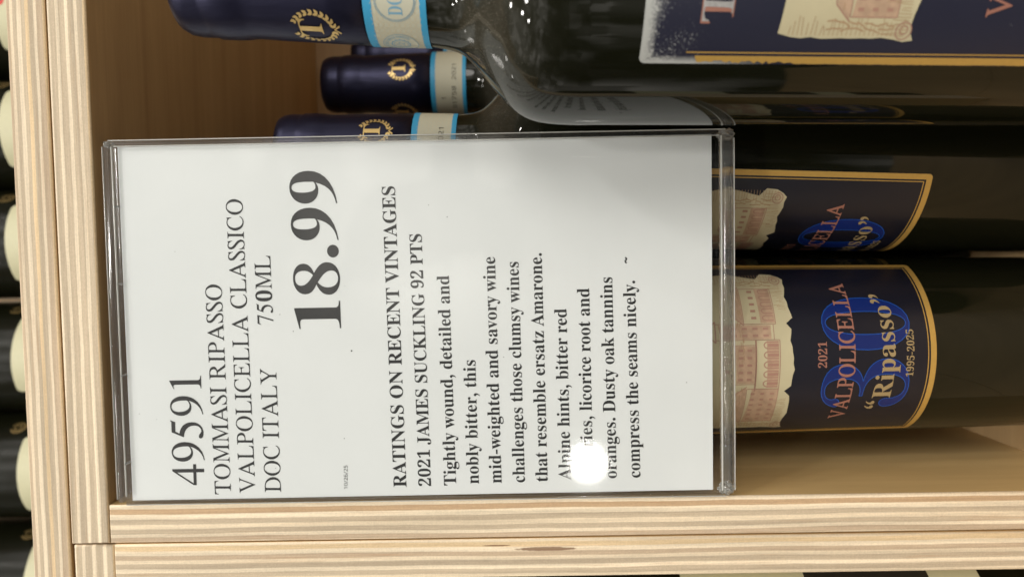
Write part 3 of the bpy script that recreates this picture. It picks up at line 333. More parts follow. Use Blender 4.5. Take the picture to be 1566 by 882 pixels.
def stroke(pts, w, closed=False):
    """a list of thin quads along a polyline"""
    out = []
    n = len(pts)
    for i in range(n if closed else n - 1):
        (ax, ay), (bx, by) = pts[i], pts[(i + 1) % n]
        dx, dy = bx - ax, by - ay
        L = math.hypot(dx, dy)
        if L < 1e-6:
            continue
        nx, ny = -dy / L * w / 2, dx / L * w / 2
        out.append([(ax + nx, ay + ny), (ax - nx, ay - ny), (bx - nx, by - ny), (bx + nx, by + ny)])
    return out


def quads_mesh(quads):
    vs, fs = [], []
    for q in quads:
        b = len(vs)
        vs += [(x, y, 0) for x, y in q]
        fs.append(list(range(b, b + len(q))))
    me = bpy.data.meshes.new('quads')
    me.from_pydata(vs, [], fs)
    return me


def wall_print(name, me, y, mat, parent):
    """a flat mesh in (x, z) mm stood up facing the viewer at depth y"""
    for v in me.vertices:
        v.co = Vector((v.co.x * S, y * S, v.co.y * S))
    me.update()
    return new_obj(name, me, mat, parent)


def bend(name, me, radius, off, mat, parent, step=2.0, zstep=None):
    """wrap a flat mesh in (arc, z) mm round the bottle; radius(z) in mm"""
    bm = bmesh.new(); bm.from_mesh(me)
    lo = min(v.co.x for v in bm.verts); hi = max(v.co.x for v in bm.verts)
    x = math.ceil(lo / step) * step
    while x < hi:
        bmesh.ops.bisect_plane(bm, geom=list(bm.verts) + list(bm.edges) + list(bm.faces), plane_co=(x, 0, 0), plane_no=(1, 0, 0), dist=1e-5)
        x += step
    if zstep:
        lo = min(v.co.y for v in bm.verts); hi = max(v.co.y for v in bm.verts)
        x = math.ceil(lo / zstep) * zstep
        while x < hi:
            bmesh.ops.bisect_plane(bm, geom=list(bm.verts) + list(bm.edges) + list(bm.faces), plane_co=(0, x, 0), plane_no=(0, 1, 0), dist=1e-5)
            x += zstep
    R0 = radius(None)
    for v in bm.verts:
        u, z = v.co.x, v.co.y
        r = radius(z) + off
        a = u / R0
        v.co = Vector((r * math.sin(a), -r * math.cos(a), z)) * S
    bm.normal_update()
    for f in bm.faces:
        c = f.calc_center_median()
        if f.normal.x * c.x + f.normal.y * c.y < 0:
            f.normal_flip()
        f.smooth = True
    out = bpy.data.meshes.new(name)
    bm.to_mesh(out); bm.free()
    bpy.data.meshes.remove(me)
    return new_obj(name, out, mat, parent)


# ------------------------------------------------------------------ materials
def mat(name):
    m = bpy.data.materials.new(name); m.use_nodes = True
    nt = m.node_tree
    return m, nt, nt.nodes, nt.links, nt.nodes['Principled BSDF']


def plain(name, rgb, rough=0.5, metal=0.0, spec=0.5, coat=0.0, vary=0.0, vscale=400.0):
    m, nt, N, Lk, p = mat(name)
    p.inputs['Base Color'].default_value = (*rgb, 1)
    p.inputs['Roughness'].default_value = rough
    p.inputs['Metallic'].default_value = metal
    p.inputs['Specular IOR Level'].default_value = spec
    p.inputs['Coat Weight'].default_value = coat
    if vary:
        tc = N.new('ShaderNodeTexCoord')
        n = N.new('ShaderNodeTexNoise'); n.inputs['Scale'].default_value = vscale; n.inputs['Detail'].default_value = 4
        Lk.new(tc.outputs['Object'], n.inputs['Vector'])
        mx = N.new('ShaderNodeMix'); mx.data_type = 'RGBA'; mx.blend_type = 'MIX'
        mx.inputs[6].default_value = (*[c * (1 - vary) for c in rgb], 1)
        mx.inputs[7].default_value = (*[min(1, c * (1 + vary)) for c in rgb], 1)
        Lk.new(n.outputs['Fac'], mx.inputs[0]); Lk.new(mx.outputs[2], p.inputs['Base Color'])
    return m


def math_node(nt, op, a, b=None, c=None):
    n = nt.nodes.new('ShaderNodeMath'); n.operation = op
    for i, v in enumerate((a, b, c)):
        if v is None:
            continue
        if isinstance(v, (int, float)):
            n.inputs[i].default_value = v
        else:
            nt.links.new(v, n.inputs[i])
    return n.outputs[0]


LIGHT = (0.74, 0.615, 0.44)
LIGHT2 = (0.79, 0.665, 0.485)
TAN = (0.525, 0.405, 0.28)
GREY = (0.53, 0.43, 0.305)
BROWN = (0.50, 0.345, 0.205)
YEL = (0.72, 0.545, 0.33)


def ply_edge(name, axis, t0, t1, layers, seed, knot=None, wob=0.034):
    """sawn plywood edge: layers = [(relative thickness, colour)], thickness along axis 0 = x or 2 = z"""
    m, nt, N, Lk, p = mat(name)
    tc = N.new('ShaderNodeTexCoord')
    sp = N.new('ShaderNodeSeparateXYZ'); Lk.new(tc.outputs['Object'], sp.inputs[0])
    T = sp.outputs[axis]; U = sp.outputs[2 - axis]
    t = math_node(nt, 'MULTIPLY_ADD', T, 1 / ((t1 - t0) * S), -t0 / (t1 - t0))
    # long slow waver of the glue lines
    def noise(su, st, detail=2.0, off=0.0, rough=0.5):
        cmb = N.new('ShaderNodeCombineXYZ')
        Lk.new(math_node(nt, 'MULTIPLY', U, su), cmb.inputs[0])
        Lk.new(math_node(nt, 'MULTIPLY', T, st), cmb.inputs[1])
        cmb.inputs[2].default_value = seed * 7.31 + off
        n = N.new('ShaderNodeTexNoise'); n.inputs['Scale'].default_value = 1.0
        n.inputs['Detail'].default_value = detail; n.inputs['Roughness'].default_value = rough
        Lk.new(cmb.outputs[0], n.inputs['Vector'])
        return n.outputs['Fac']
    w1 = math_node(nt, 'MULTIPLY_ADD', noise(14, 60, 3), wob * 4, -wob * 2)
    w2 = math_node(nt, 'MULTIPLY_ADD', noise(900, 300, 2, 3.0), 0.012, -0.006)
    tt = math_node(nt, 'ADD', math_node(nt, 'ADD', t, w1), w2)
    cr = N.new('ShaderNodeValToRGB'); cr.color_ramp.interpolation = 'LINEAR'
    tot = sum(l[0] for l in layers); acc = 0
    els = cr.color_ramp.elements
    first = True; soft = 0.007
    for i, (w, c) in enumerate(layers):
        a = acc / tot; acc += w; b = acc / tot
        for pos in (max(0, a + soft), min(1, b - soft)):
            if first:
                e = els[0]; e.position = pos; first = False
            elif i == len(layers) - 1 and pos > 1 - 2 * soft - 1e-4:
                e = els[len(els) - 1]; e.position = pos
            else:
                e = els.new(pos)
            e.color = (*c, 1)
    Lk.new(tt, cr.inputs[0])
    # per-layer streaks running along the board
    st = noise(9, 420, 3, 11.0)
    k1 = N.new('ShaderNodeMapRange'); k1.inputs[1].default_value = 0.32; k1.inputs[2].default_value = 0.7
    k1.inputs[3].default_value = 0.80; k1.inputs[4].default_value = 1.10
    Lk.new(st, k1.inputs[0])
    fine = noise(1800, 2600, 4, 23.0, 0.7)
    k2 = math_node(nt, 'MULTIPLY_ADD', fine, 0.55, 0.73)
    grain = noise(120, 3600, 3, 31.0, 0.6)
    k3 = math_node(nt, 'MULTIPLY_ADD', grain, 0.42, 0.79)
    hatch = noise(2600, 220, 2, 77.0, 0.6)
    k4 = math_node(nt, 'MULTIPLY_ADD', hatch, 0.12, 0.94)
    k = math_node(nt, 'MULTIPLY', math_node(nt, 'MULTIPLY', k1.outputs[0], k2), math_node(nt, 'MULTIPLY', k3, k4))
    mul = N.new('ShaderNodeVectorMath'); mul.operation = 'SCALE'
    Lk.new(cr.outputs[0], mul.inputs[0]); Lk.new(k, mul.inputs['Scale'])
    # brown resin streaks, only in places
    rs = N.new('ShaderNodeMapRange'); rs.inputs[1].default_value = 0.57; rs.inputs[2].default_value = 0.74
    rs.inputs[3].default_value = 0; rs.inputs[4].default_value = 0.55
    Lk.new(noise(16, 500, 4, 47.0, 0.65), rs.inputs[0])
    mx = N.new('ShaderNodeMix'); mx.data_type = 'RGBA'
    Lk.new(rs.outputs[0], mx.inputs[0]); Lk.new(mul.outputs[0], mx.inputs[6]); mx.inputs[7].default_value = (0.42, 0.24, 0.12, 1)
    colour = mx.outputs[2]
    for kn in (knot or []):
        kt, ku, rt, ru = kn
        a = math_node(nt, 'DIVIDE', math_node(nt, 'SUBTRACT', T, kt * S), rt * S)
        b = math_node(nt, 'DIVIDE', math_node(nt, 'SUBTRACT', U, ku * S), ru * S)
        d = math_node(nt, 'ADD', math_node(nt, 'MULTIPLY', a, a), math_node(nt, 'MULTIPLY', b, b))
        d = math_node(nt, 'ADD', d, math_node(nt, 'MULTIPLY', noise(500, 900, 3, 60.0), 0.9))
        mr = N.new('ShaderNodeMapRange'); mr.inputs[1].default_value = 1.35; mr.inputs[2].default_value = 1.0
        mr.inputs[3].default_value = 0; mr.inputs[4].default_value = 0.85
        Lk.new(d, mr.inputs[0])
        m2 = N.new('ShaderNodeMix'); m2.data_type = 'RGBA'
        Lk.new(mr.outputs[0], m2.inputs[0]); Lk.new(colour, m2.inputs[6]); m2.inputs[7].default_value = (0.20, 0.11, 0.06, 1)
        colour = m2.outputs[2]
    Lk.new(colour, p.inputs['Base Color'])
    p.inputs['Roughness'].default_value = 0.62
    p.inputs['Specular IOR Level'].default_value = 0.25
    bp = N.new('ShaderNodeBump'); bp.inputs['Strength'].default_value = 0.35; bp.inputs['Distance'].default_value = 0.0002
    Lk.new(math_node(nt, 'ADD', fine, grain), bp.inputs['Height']); Lk.new(bp.outputs[0], p.inputs['Normal'])
    return m


def veneer(name, along, seed, c0=(0.46, 0.31, 0.16), c1=(0.60, 0.43, 0.245)):
    """face veneer, grain running along axis 0, 1 or 2"""
    m, nt, N, Lk, p = mat(name)
    tc = N.new('ShaderNodeTexCoord')
    mp = N.new('ShaderNodeMapping'); Lk.new(tc.outputs['Object'], mp.inputs[0])
    sc = [90, 90, 90]; sc[along] = 6
    mp.inputs['Scale'].default_value = sc; mp.inputs['Location'].default_value = (seed, seed * 2.3, seed * 1.7)
    n = N.new('ShaderNodeTexNoise'); n.inputs['Scale'].default_value = 1; n.inputs['Detail'].default_value = 6; n.inputs['Distortion'].default_value = 0.4
    Lk.new(mp.outputs[0], n.inputs['Vector'])
    mp2 = N.new('ShaderNodeMapping'); Lk.new(tc.outputs['Object'], mp2.inputs[0])
    sc = [1500, 1500, 1500]; sc[along] = 60
    mp2.inputs['Scale'].default_value = sc
    n2 = N.new('ShaderNodeTexNoise'); n2.inputs['Scale'].default_value = 1; n2.inputs['Detail'].default_value = 3
    Lk.new(mp2.outputs[0], n2.inputs['Vector'])
    cr = N.new('ShaderNodeValToRGB'); cr.color_ramp.elements[0].position = 0.3; cr.color_ramp.elements[1].position = 0.7
    cr.color_ramp.elements[0].color = (*c0, 1); cr.color_ramp.elements[1].color = (*c1, 1)
    Lk.new(math_node(nt, 'ADD', math_node(nt, 'MULTIPLY', n.outputs['Fac'], 0.75), math_node(nt, 'MULTIPLY', n2.outputs['Fac'], 0.25)), cr.inputs[0])
    Lk.new(cr.outputs[0], p.inputs['Base Color'])
    p.inputs['Roughness'].default_value = 0.5
    bp = N.new('ShaderNodeBump'); bp.inputs['Strength'].default_value = 0.2; bp.inputs['Distance'].default_value = 0.0002
    Lk.new(n2.outputs['Fac'], bp.inputs['Height']); Lk.new(bp.outputs[0], p.inputs['Normal'])
    return m


def glass_mat(name, dusty=1.0, rough=0.05, spec=0.42):
    """dark bottle glass full of red wine: opaque, with dust where it faces up"""
    m, nt, N, Lk, p = mat(name)
    p.inputs['Base Color'].default_value = (0.0045, 0.0052, 0.0024, 1)
    p.inputs['Roughness'].default_value = rough
    p.inputs['IOR'].default_value = 1.5
    p.inputs['Specular IOR Level'].default_value = spec
    tc = N.new('ShaderNodeTexCoord')
    geo = N.new('ShaderNodeNewGeometry')
    sx = N.new('ShaderNodeSeparateXYZ'); Lk.new(geo.outputs['Normal'], sx.inputs[0])
    up = N.new('ShaderNodeMapRange'); up.inputs[1].default_value = 0.02; up.inputs[2].default_value = 0.75
    up.inputs[3].default_value = 0.0; up.inputs[4].default_value = 1.0
    Lk.new(sx.outputs[2], up.inputs[0])
    # fine specks
    vo = N.new('ShaderNodeTexNoise'); vo.inputs['Scale'].default_value = 3600; vo.inputs['Detail'].default_value = 2
    Lk.new(tc.outputs['Object'], vo.inputs['Vector'])
    thr = math_node(nt, 'MULTIPLY_ADD', up.outputs[0], -0.13 * dusty, 0.79)
    spk = math_node(nt, 'MULTIPLY', math_node(nt, 'SUBTRACT', vo.outputs['Fac'], thr), 16.0)
    spk = math_node(nt, 'MINIMUM', math_node(nt, 'MAXIMUM', spk, 0.0), 0.4)
    cl = N.new('ShaderNodeTexNoise'); cl.inputs['Scale'].default_value = 60; cl.inputs['Detail'].default_value = 5; cl.inputs['Distortion'].default_value = 1.2
    Lk.new(tc.outputs['Object'], cl.inputs['Vector'])
    haze = math_node(nt, 'MULTIPLY', math_node(nt, 'MULTIPLY', up.outputs[0], cl.outputs['Fac']), 0.09 * dusty)
    fac = math_node(nt, 'MINIMUM', math_node(nt, 'ADD', spk, haze), 1.0)
    df = N.new('ShaderNodeBsdfDiffuse'); df.inputs[0].default_value = (0.46, 0.43, 0.36, 1)
    mx = N.new('ShaderNodeMixShader')
    film = N.new('ShaderNodeBsdfDiffuse'); film.inputs[0].default_value = (0.018, 0.017, 0.008, 1)
    m0 = N.new('ShaderNodeMixShader'); m0.inputs[0].default_value = 0.16
    Lk.new(p.outputs[0], m0.inputs[1]); Lk.new(film.outputs[0], m0.inputs[2])
    Lk.new(fac, mx.inputs[0]); Lk.new(m0.outputs[0], mx.inputs[1]); Lk.new(df.outputs[0], mx.inputs[2])
    Lk.new(mx.outputs[0], N['Material Output'].inputs['Surface'])
    return m


def sheet_mat(name, rough=0.0, tint=(0.985, 0.99, 0.985)):
    """thin clear acrylic sheet"""
    m, nt, N, Lk, p = mat(name)
    N.remove(p)
    tr = N.new('ShaderNodeBsdfTransparent'); tr.inputs[0].default_value = (*tint, 1)
    gl = N.new('ShaderNodeBsdfGlossy'); gl.inputs['Roughness'].default_value = rough; gl.distribution = 'GGX'; gl.inputs[0].default_value = (1, 1, 1, 1)
    geo = N.new('ShaderNodeNewGeometry')
    dt = N.new('ShaderNodeVectorMath'); dt.operation = 'DOT_PRODUCT'
    Lk.new(geo.outputs['Normal'], dt.inputs[0]); Lk.new(geo.outputs['Incoming'], dt.inputs[1])
    gz = math_node(nt, 'SUBTRACT', 1.0, math_node(nt, 'ABSOLUTE', dt.outputs['Value']))
    fac = math_node(nt, 'MULTIPLY_ADD', math_node(nt, 'POWER', gz, 5.0), 0.93, 0.045)
    mx = N.new('ShaderNodeMixShader')
    Lk.new(fac, mx.inputs[0]); Lk.new(tr.outputs[0], mx.inputs[1]); Lk.new(gl.outputs[0], mx.inputs[2])
    Lk.new(mx.outputs[0], N['Material Output'].inputs['Surface'])
    return m


M = {}
M['glass'] = glass_mat('bottle_glass', 1.0)
M['glass_clean'] = glass_mat('bottle_glass_clean', 0.1, 0.3, 0.15)
M['capsule'] = plain('navy_capsule_foil', (0.018, 0.018, 0.042), 0.36, 0.7, vary=0.12, vscale=120)
_m = M['capsule']; _n = _m.node_tree.nodes; _l = _m.node_tree.links
_tc = _n.new('ShaderNodeTexCoord'); _mp = _n.new('ShaderNodeMapping'); _mp.inputs['Scale'].default_value = (260, 260, 70)
_ns = _n.new('ShaderNodeTexNoise'); _ns.inputs['Scale'].default_value = 1.0; _ns.inputs['Detail'].default_value = 4; _ns.inputs['Distortion'].default_value = 0.8
_bp = _n.new('ShaderNodeBump'); _bp.inputs['Strength'].default_value = 0.22; _bp.inputs['Distance'].default_value = 0.0006
_l.new(_tc.outputs['Object'], _mp.inputs[0]); _l.new(_mp.outputs[0], _ns.inputs['Vector']); _l.new(_ns.outputs['Fac'], _bp.inputs['Height'])
_l.new(_bp.outputs[0], _n['Principled BSDF'].inputs['Normal'])
M['gold'] = plain('gold_foil', (0.66, 0.47, 0.19), 0.36, 0.65)
M['gold_ink'] = plain('gold_border_ink', (0.55, 0.34, 0.085), 0.42, 0.35, vary=0.1, vscale=900)
M['blue_band'] = plain('blue_band_ink', (0.035, 0.30, 0.52), 0.5)
M['blue_fine'] = plain('blue_fine_ink', (0.16, 0.33, 0.45), 0.6)
M['ochre_fine'] = plain('ochre_fine_ink', (0.56, 0.49, 0.33), 0.6)
M['strip_paper'] = plain('cream_strip_paper', (0.50, 0.49, 0.38), 0.6, vary=0.04)
M['navy_label'] = plain('navy_label_paper', (0.006, 0.0065, 0.014), 0.36, vary=0.2, vscale=2000)
M['parchment'] = plain('parchment_print', (0.50, 0.445, 0.285), 0.45, vary=0.07, vscale=160)
M['sepia'] = plain('sepia_line_ink', (0.36, 0.20, 0.145), 0.5)
M['sepia_pale'] = plain('sepia_pale_ink', (0.38, 0.25, 0.14), 0.5)
M['wash'] = plain('pink_wash_ink', (0.44, 0.30, 0.20), 0.5, vary=0.3, vscale=500)
M['copper'] = plain('copper_lettering', (0.36, 0.16, 0.115), 0.4, 0.2)
M['blue_number'] = plain('blue_number_ink', (0.0032, 0.016, 0.125), 0.35)
M['blue_edge'] = plain('blue_number_edge_ink', (0.008, 0.075, 0.36), 0.35)
M['pale_gold'] = plain('pale_gold_lettering', (0.38, 0.28, 0.14), 0.4, 0.2)
M['silver'] = plain('worn_silver_fill', (0.40, 0.39, 0.38), 0.4, 0.3, vary=0.4, vscale=1500)
M['ink'] = plain('black_toner', (0.014, 0.0145, 0.015), 0.6)
M['cream'] = plain('cream_label_paper', (0.58, 0.57, 0.38), 0.5, vary=0.05)
M['red'] = plain('red_print', (0.6, 0.03, 0.02), 0.5)
M['black_print'] = plain('black_print', (0.014, 0.014, 0.012), 0.5)
M['sheet'] = sheet_mat('clear_acrylic_sheet', 0.055)


def paper_mat():
    m, nt, N, Lk, p = mat('white_office_paper')
    tc = N.new('ShaderNodeTexCoord')
    n = N.new('ShaderNodeTexNoise'); n.inputs['Scale'].default_value = 22; n.inputs['Detail'].default_value = 4
    Lk.new(tc.outputs['Object'], n.inputs['Vector'])
    n2 = N.new('ShaderNodeTexNoise'); n2.inputs['Scale'].default_value = 1600; n2.inputs['Detail'].default_value = 2
    Lk.new(tc.outputs['Object'], n2.inputs['Vector'])
    cr = N.new('ShaderNodeValToRGB'); cr.color_ramp.elements[0].position = 0.3; cr.color_ramp.elements[1].position = 0.7
    cr.color_ramp.elements[0].color = (0.655, 0.68, 0.68, 1); cr.color_ramp.elements[1].color = (0.70, 0.722, 0.722, 1)
    Lk.new(math_node(nt, 'ADD', math_node(nt, 'MULTIPLY', n.outputs['Fac'], 0.8), math_node(nt, 'MULTIPLY', n2.outputs['Fac'], 0.2)), cr.inputs[0])
    Lk.new(cr.outputs[0], p.inputs['Base Color'])
    p.inputs['Roughness'].default_value = 0.7; p.inputs['Specular IOR Level'].default_value = 0.2
    return m


def acrylic_edge_mat(name, rough=0.02, bump=0.0, clear=0.72, white_mix=0.07):
    m, nt, N, Lk, p = mat(name)
    p.inputs['Base Color'].default_value = (0.93, 0.95, 0.95, 1)
    p.inputs['Transmission Weight'].default_value = 1.0
    p.inputs['Roughness'].default_value = rough
    p.inputs['IOR'].default_value = 1.49
    tr = N.new('ShaderNodeBsdfTransparent'); tr.inputs[0].default_value = (0.93, 0.93, 0.93, 1)
    ms = N.new('ShaderNodeMixShader'); ms.inputs[0].default_value = clear
    Lk.new(p.outputs[0], ms.inputs[1]); Lk.new(tr.outputs[0], ms.inputs[2])
    df = N.new('ShaderNodeBsdfDiffuse'); df.inputs[0].default_value = (0.7, 0.7, 0.66, 1)
    m3 = N.new('ShaderNodeMixShader'); m3.inputs[0].default_value = white_mix
    Lk.new(ms.outputs[0], m3.inputs[1]); Lk.new(df.outputs[0], m3.inputs[2])
    gs = N.new('ShaderNodeBsdfGlossy'); gs.inputs['Roughness'].default_value = 0.12
    m4 = N.new('ShaderNodeMixShader'); m4.inputs[0].default_value = 0.07
    Lk.new(m3.outputs[0], m4.inputs[1]); Lk.new(gs.outputs[0], m4.inputs[2]); Lk.new(m4.outputs[0], N['Material Output'].inputs['Surface'])
    if bump:
        tc = N.new('ShaderNodeTexCoord')
        n = N.new('ShaderNodeTexNoise'); n.inputs['Scale'].default_value = 260; n.inputs['Detail'].default_value = 4; n.inputs['Roughness'].default_value = 0.7
        Lk.new(tc.outputs['Object'], n.inputs['Vector'])
        bp = N.new('ShaderNodeBump'); bp.inputs['Strength'].default_value = bump; bp.inputs['Distance'].default_value = 0.001
        Lk.new(n.outputs['Fac'], bp.inputs['Height']); Lk.new(bp.outputs[0], p.inputs['Normal'])
    return m


M['paper'] = paper_mat()
M['edge'] = acrylic_edge_mat('acrylic_polished_edge', 0.015, 0.12, 0.86, 0.025)
M['edge_thick'] = acrylic_edge_mat('acrylic_thick_fold', 0.015, 0.35, 0.35, 0.03)
M['cut'] = acrylic_edge_mat('acrylic_edge_shine', 0.1, 0.3, 0.35, 0.58)  # whitish colour stands in for the bright shine of the edges
M['chip'] = acrylic_edge_mat('acrylic_chipped_corner', 0.05, 1.0, 0.2, 0.22)


def worn_label_mat():
    """navy label whose print is rubbed off to white along its upper and left edges"""
    m, nt, N, Lk, p = mat('worn_navy_label_paper')
    tc = N.new('ShaderNodeTexCoord')
    so = N.new('ShaderNodeSeparateXYZ'); Lk.new(tc.outputs['Object'], so.inputs[0])
    ang = math_node(nt, 'ARCTAN2', so.outputs[0], math_node(nt, 'MULTIPLY', so.outputs[1], -1.0))
    arc = math_node(nt, 'MULTIPLY_ADD', ang, 37.6, 42.5)
    down = math_node(nt, 'MULTIPLY_ADD', so.outputs[2], -1000.0, 187.0)
    # arc = mm from the left edge, down = mm below the top edge
    n1 = N.new('ShaderNodeTexNoise'); n1.inputs['Scale'].default_value = 1800; n1.inputs['Detail'].default_value = 5; n1.inputs['Roughness'].default_value = 0.75
    n2 = N.new('ShaderNodeTexNoise'); n2.inputs['Scale'].default_value = 130; n2.inputs['Detail'].default_value = 3
    for n in (n1, n2):
        Lk.new(tc.outputs['Object'], n.inputs['Vector'])
    def ramp(sock, a, b):
        r = N.new('ShaderNodeMapRange'); r.inputs[1].default_value = a; r.inputs[2].default_value = b
        r.inputs[3].default_value = 1; r.inputs[4].default_value = 0
        Lk.new(sock, r.inputs[0]); return r.outputs[0]
    top = ramp(down, 1.0, 12.5)
    left = math_node(nt, 'MULTIPLY', ramp(arc, 0.0, 26.0), ramp(down, 8.0, 22.0))
    amt = math_node(nt, 'MAXIMUM', top, math_node(nt, 'MULTIPLY', left, 0.9))
    edge = math_node(nt, 'MAXIMUM', ramp(down, 0.8, 3.8), math_node(nt, 'MULTIPLY', ramp(arc, 0.3, 2.2), ramp(down, 14.0, 34.0)))
    v = math_node(nt, 'ADD', math_node(nt, 'MULTIPLY', n1.outputs['Fac'], 0.75), math_node(nt, 'MULTIPLY', n2.outputs['Fac'], 0.25))
    th = math_node(nt, 'MULTIPLY_ADD', amt, -0.19, 0.665)
    f = math_node(nt, 'MULTIPLY', math_node(nt, 'SUBTRACT', v, th), 13)
    f = math_node(nt, 'ADD', math_node(nt, 'MINIMUM', math_node(nt, 'MAXIMUM', f, 0), 0.85), edge)
    f = math_node(nt, 'MINIMUM', f, 1.0)
    mx = N.new('ShaderNodeMix'); mx.data_type = 'RGBA'
    Lk.new(f, mx.inputs[0]); mx.inputs[6].default_value = (0.010, 0.011, 0.028, 1); mx.inputs[7].default_value = (0.42, 0.43, 0.41, 1)
    Lk.new(mx.outputs[2], p.inputs['Base Color']); p.inputs['Roughness'].default_value = 0.4
    return m


M['worn_label'] = worn_label_mat()

# ------------------------------------------------------------------ crates
vn_x = veneer('veneer_grain_across', 0, 3.0, (0.40, 0.26, 0.125), (0.56, 0.38, 0.19))
vn_z = veneer('veneer_grain_upright', 2, 8.0, (0.60, 0.40, 0.17), (0.76, 0.54, 0.25))
vn_y = veneer('veneer_grain_back', 0, 5.0, (0.64, 0.46, 0.27), (0.80, 0.61, 0.38))


def board(name, parent, x0, x1, y0, y1, z0, z1, axis, layers, seed, face, knot=None, bev=0.8, mats=None):
    bm = bmesh.new()
    vs = [bm.verts.new((x * S, y * S, z * S)) for x in (x0, x1) for y in (y0, y1) for z in (z0, z1)]
    for f in ((0, 1, 3, 2), (4, 6, 7, 5), (0, 4, 5, 1), (2, 3, 7, 6), (0, 2, 6, 4), (1, 5, 7, 3)):
        bm.faces.new([vs[i] for i in f])
    bmesh.ops.recalc_face_normals(bm, faces=bm.faces)
    fe = [e for e in bm.edges if all(abs(v.co.y - y0 * S) < 1e-7 for v in e.verts)]
    bmesh.ops.bevel(bm, geom=fe, offset=bev * S, segments=4, profile=0.5, affect='EDGES')
    bm.normal_update()
    for f in bm.faces:
        c = f.calc_center_median()
        f.material_index = 0 if c.y < (y0 + bev * 1.01) * S else 1
        f.smooth = c.y < (y0 + bev * 1.01) * S and f.normal.y > -0.999
    me = bpy.data.meshes.new(name)
    bm.to_mesh(me); bm.free()
    t0, t1 = (x0, x1) if axis == 0 else (z0, z1)
    e = ply_edge(name + '_sawn_plies', axis, t0, t1, layers, seed, knot)
    return new_obj(name, me, [e, face], parent)


LAY_SIDE = [(.6, LIGHT), (2.0, TAN), (1.3, LIGHT2), (2.0, GREY), (1.8, LIGHT), (2.2, GREY), (2.1, LIGHT2), (2.2, BROWN), (1.5, LIGHT2)]
LAY_SIDE2 = [(1.8, LIGHT), (2.2, GREY), (1.6, LIGHT2), (2.2, GREY), (1.6, LIGHT), (2.0, TAN), (1.9, LIGHT2), (2.0, YEL), (1.0, LIGHT)]
LAY_TOP = [(.8, YEL), (2.1, GREY), (1.3, LIGHT2), (2.4, GREY), (1.3, LIGHT2), (2.4, GREY), (1.2, LIGHT2), (2.2, GREY), (1.0, LIGHT2)]
LAY_UP = [(.9, YEL), (2.4, TAN), (1.2, LIGHT2), (2.0, GREY), (1.5, YEL), (1.6, GREY), (1.7, LIGHT2), (1.6, GREY), (1.2, LIGHT), (1.4, TAN), (.5, LIGHT)]

BASE = -221.0
DEPTH = 300.0
crate = thing('wooden_crate', 'pale plywood bay holding the navy capped bottles and the price sign', 'wooden crate', (0, 0, BASE), 'plywood crates of the wine display')
o = board('top_board', crate, -104.3, 330, 0, DEPTH, 153.0, 167.2, 2, LAY_TOP, 2, vn_x)
o = board('side_board', crate, -104.3, -90.0, 0.15, DEPTH, BASE, 152.8, 0, LAY_SIDE, 5, vn_z)
o = board('side_board', crate, 315.7, 330.0, 0.15, DEPTH, BASE, 152.8, 0, LAY_SIDE, 6, vn_z)
o = board('floor_board', crate, -104.3, 330, -135, DEPTH, BASE - 15, BASE - 0.2, 2, LAY_TOP, 7, vn_x)
new_obj('back_panel', box_mesh(-104, 329, DEPTH + 0.3, DEPTH + 9, BASE, 167, 0), vn_y, crate)

crate_l = thing('wooden_crate', 'neighbouring plywood bay left of the price sign, only its pale edge boards in view', 'wooden crate', (-200, 0, BASE), 'plywood crates of the wine display')
board('top_board', crate_l, -380, -104.9, 0.3, DEPTH, 151.7, 166.6, 2, LAY_TOP, 12, vn_x)
board('side_board', crate_l, -119.3, -104.9, 0.1, DEPTH, BASE, 151.5, 0, LAY_SIDE2, 15, vn_z, knot=[(-108.7, -9, 0.85, 12.5), (-107.2, 9, 0.35, 6)])
board('floor_board', crate_l, -380, -104.9, -135, DEPTH, BASE - 15, BASE - 0.2, 2, LAY_TOP, 17, vn_x)
new_obj('back_panel', box_mesh(-380, -105, DEPTH + 0.3, DEPTH + 9, BASE, 167, 0), vn_y, crate_l)

crate_u = thing('wooden_crate', 'upper plywood crate resting on the bay, dark cream labelled bottles standing inside', 'wooden crate', (0, 0, 168), 'plywood crates of the wine display')
board('floor_board', crate_u, -380, 400, 0.2, DEPTH + 20, 168.0, 182.0, 2, LAY_UP, 22, vn_x)
new_obj('back_panel', box_mesh(-380, 400, DEPTH + 20.3, DEPTH + 29, 168, 639.8, 0), vn_y, crate_u)
board('top_board', crate_u, -380, 400, 0.2, DEPTH + 20, 640.0, 654.0, 2, LAY_TOP, 26, vn_x)  # out of view; added to shade the bottles standing below it
for t in (crate, crate_l, crate_u):
    for ch in t.children:
        ch.location = -Vector(t.location)

# ------------------------------------------------------------------ tapered wine bottle
H = 320.5


def R_body(z):
    """radius of the tapering body at height z above the base"""
    if z is None:
        return 37.6
    return 35.2 + 3.3 * min(1.0, z / 205.0)


NECK = 5.5


def body_profile():
    p = [(26, 1.2), (31, 0.0), (33.6, 0.8), (34.9, 2.6), (R_body(6), 6)]
    for z in range(15, 196, 10):
        p.append((R_body(z), z))
    # shoulder and neck, smoothed through measured stations
    st = [(38.45, 190), (38.5, 200), (38.2, 209), (36.9, 215.5), (33.9, 220.8), (29.6, 225), (25.4, 228.6), (21.5, 231.9), (18.4, 235.4), (16.9, 239.4), (16.1, 245.0), (15.8, 252), (15.2, 272), (14.4, 294), (14.0, 312)]
    for k in range(1, len(st) - 2):
        for q in range(4):
            u = q / 4
            c = []
            for d in (0, 1):
                a0, a1, a2, a3 = (st[k + e][d] for e in (-1, 0, 1, 2))
                c.append(0.5 * (2 * a1 + (a2 - a0) * u + (2 * a0 - 5 * a1 + 4 * a2 - a3) * u * u + (3 * a1 - a0 - 3 * a2 + a3) * u ** 3))
            p.append(tuple(c))
    p.append(st[-2])
    return p


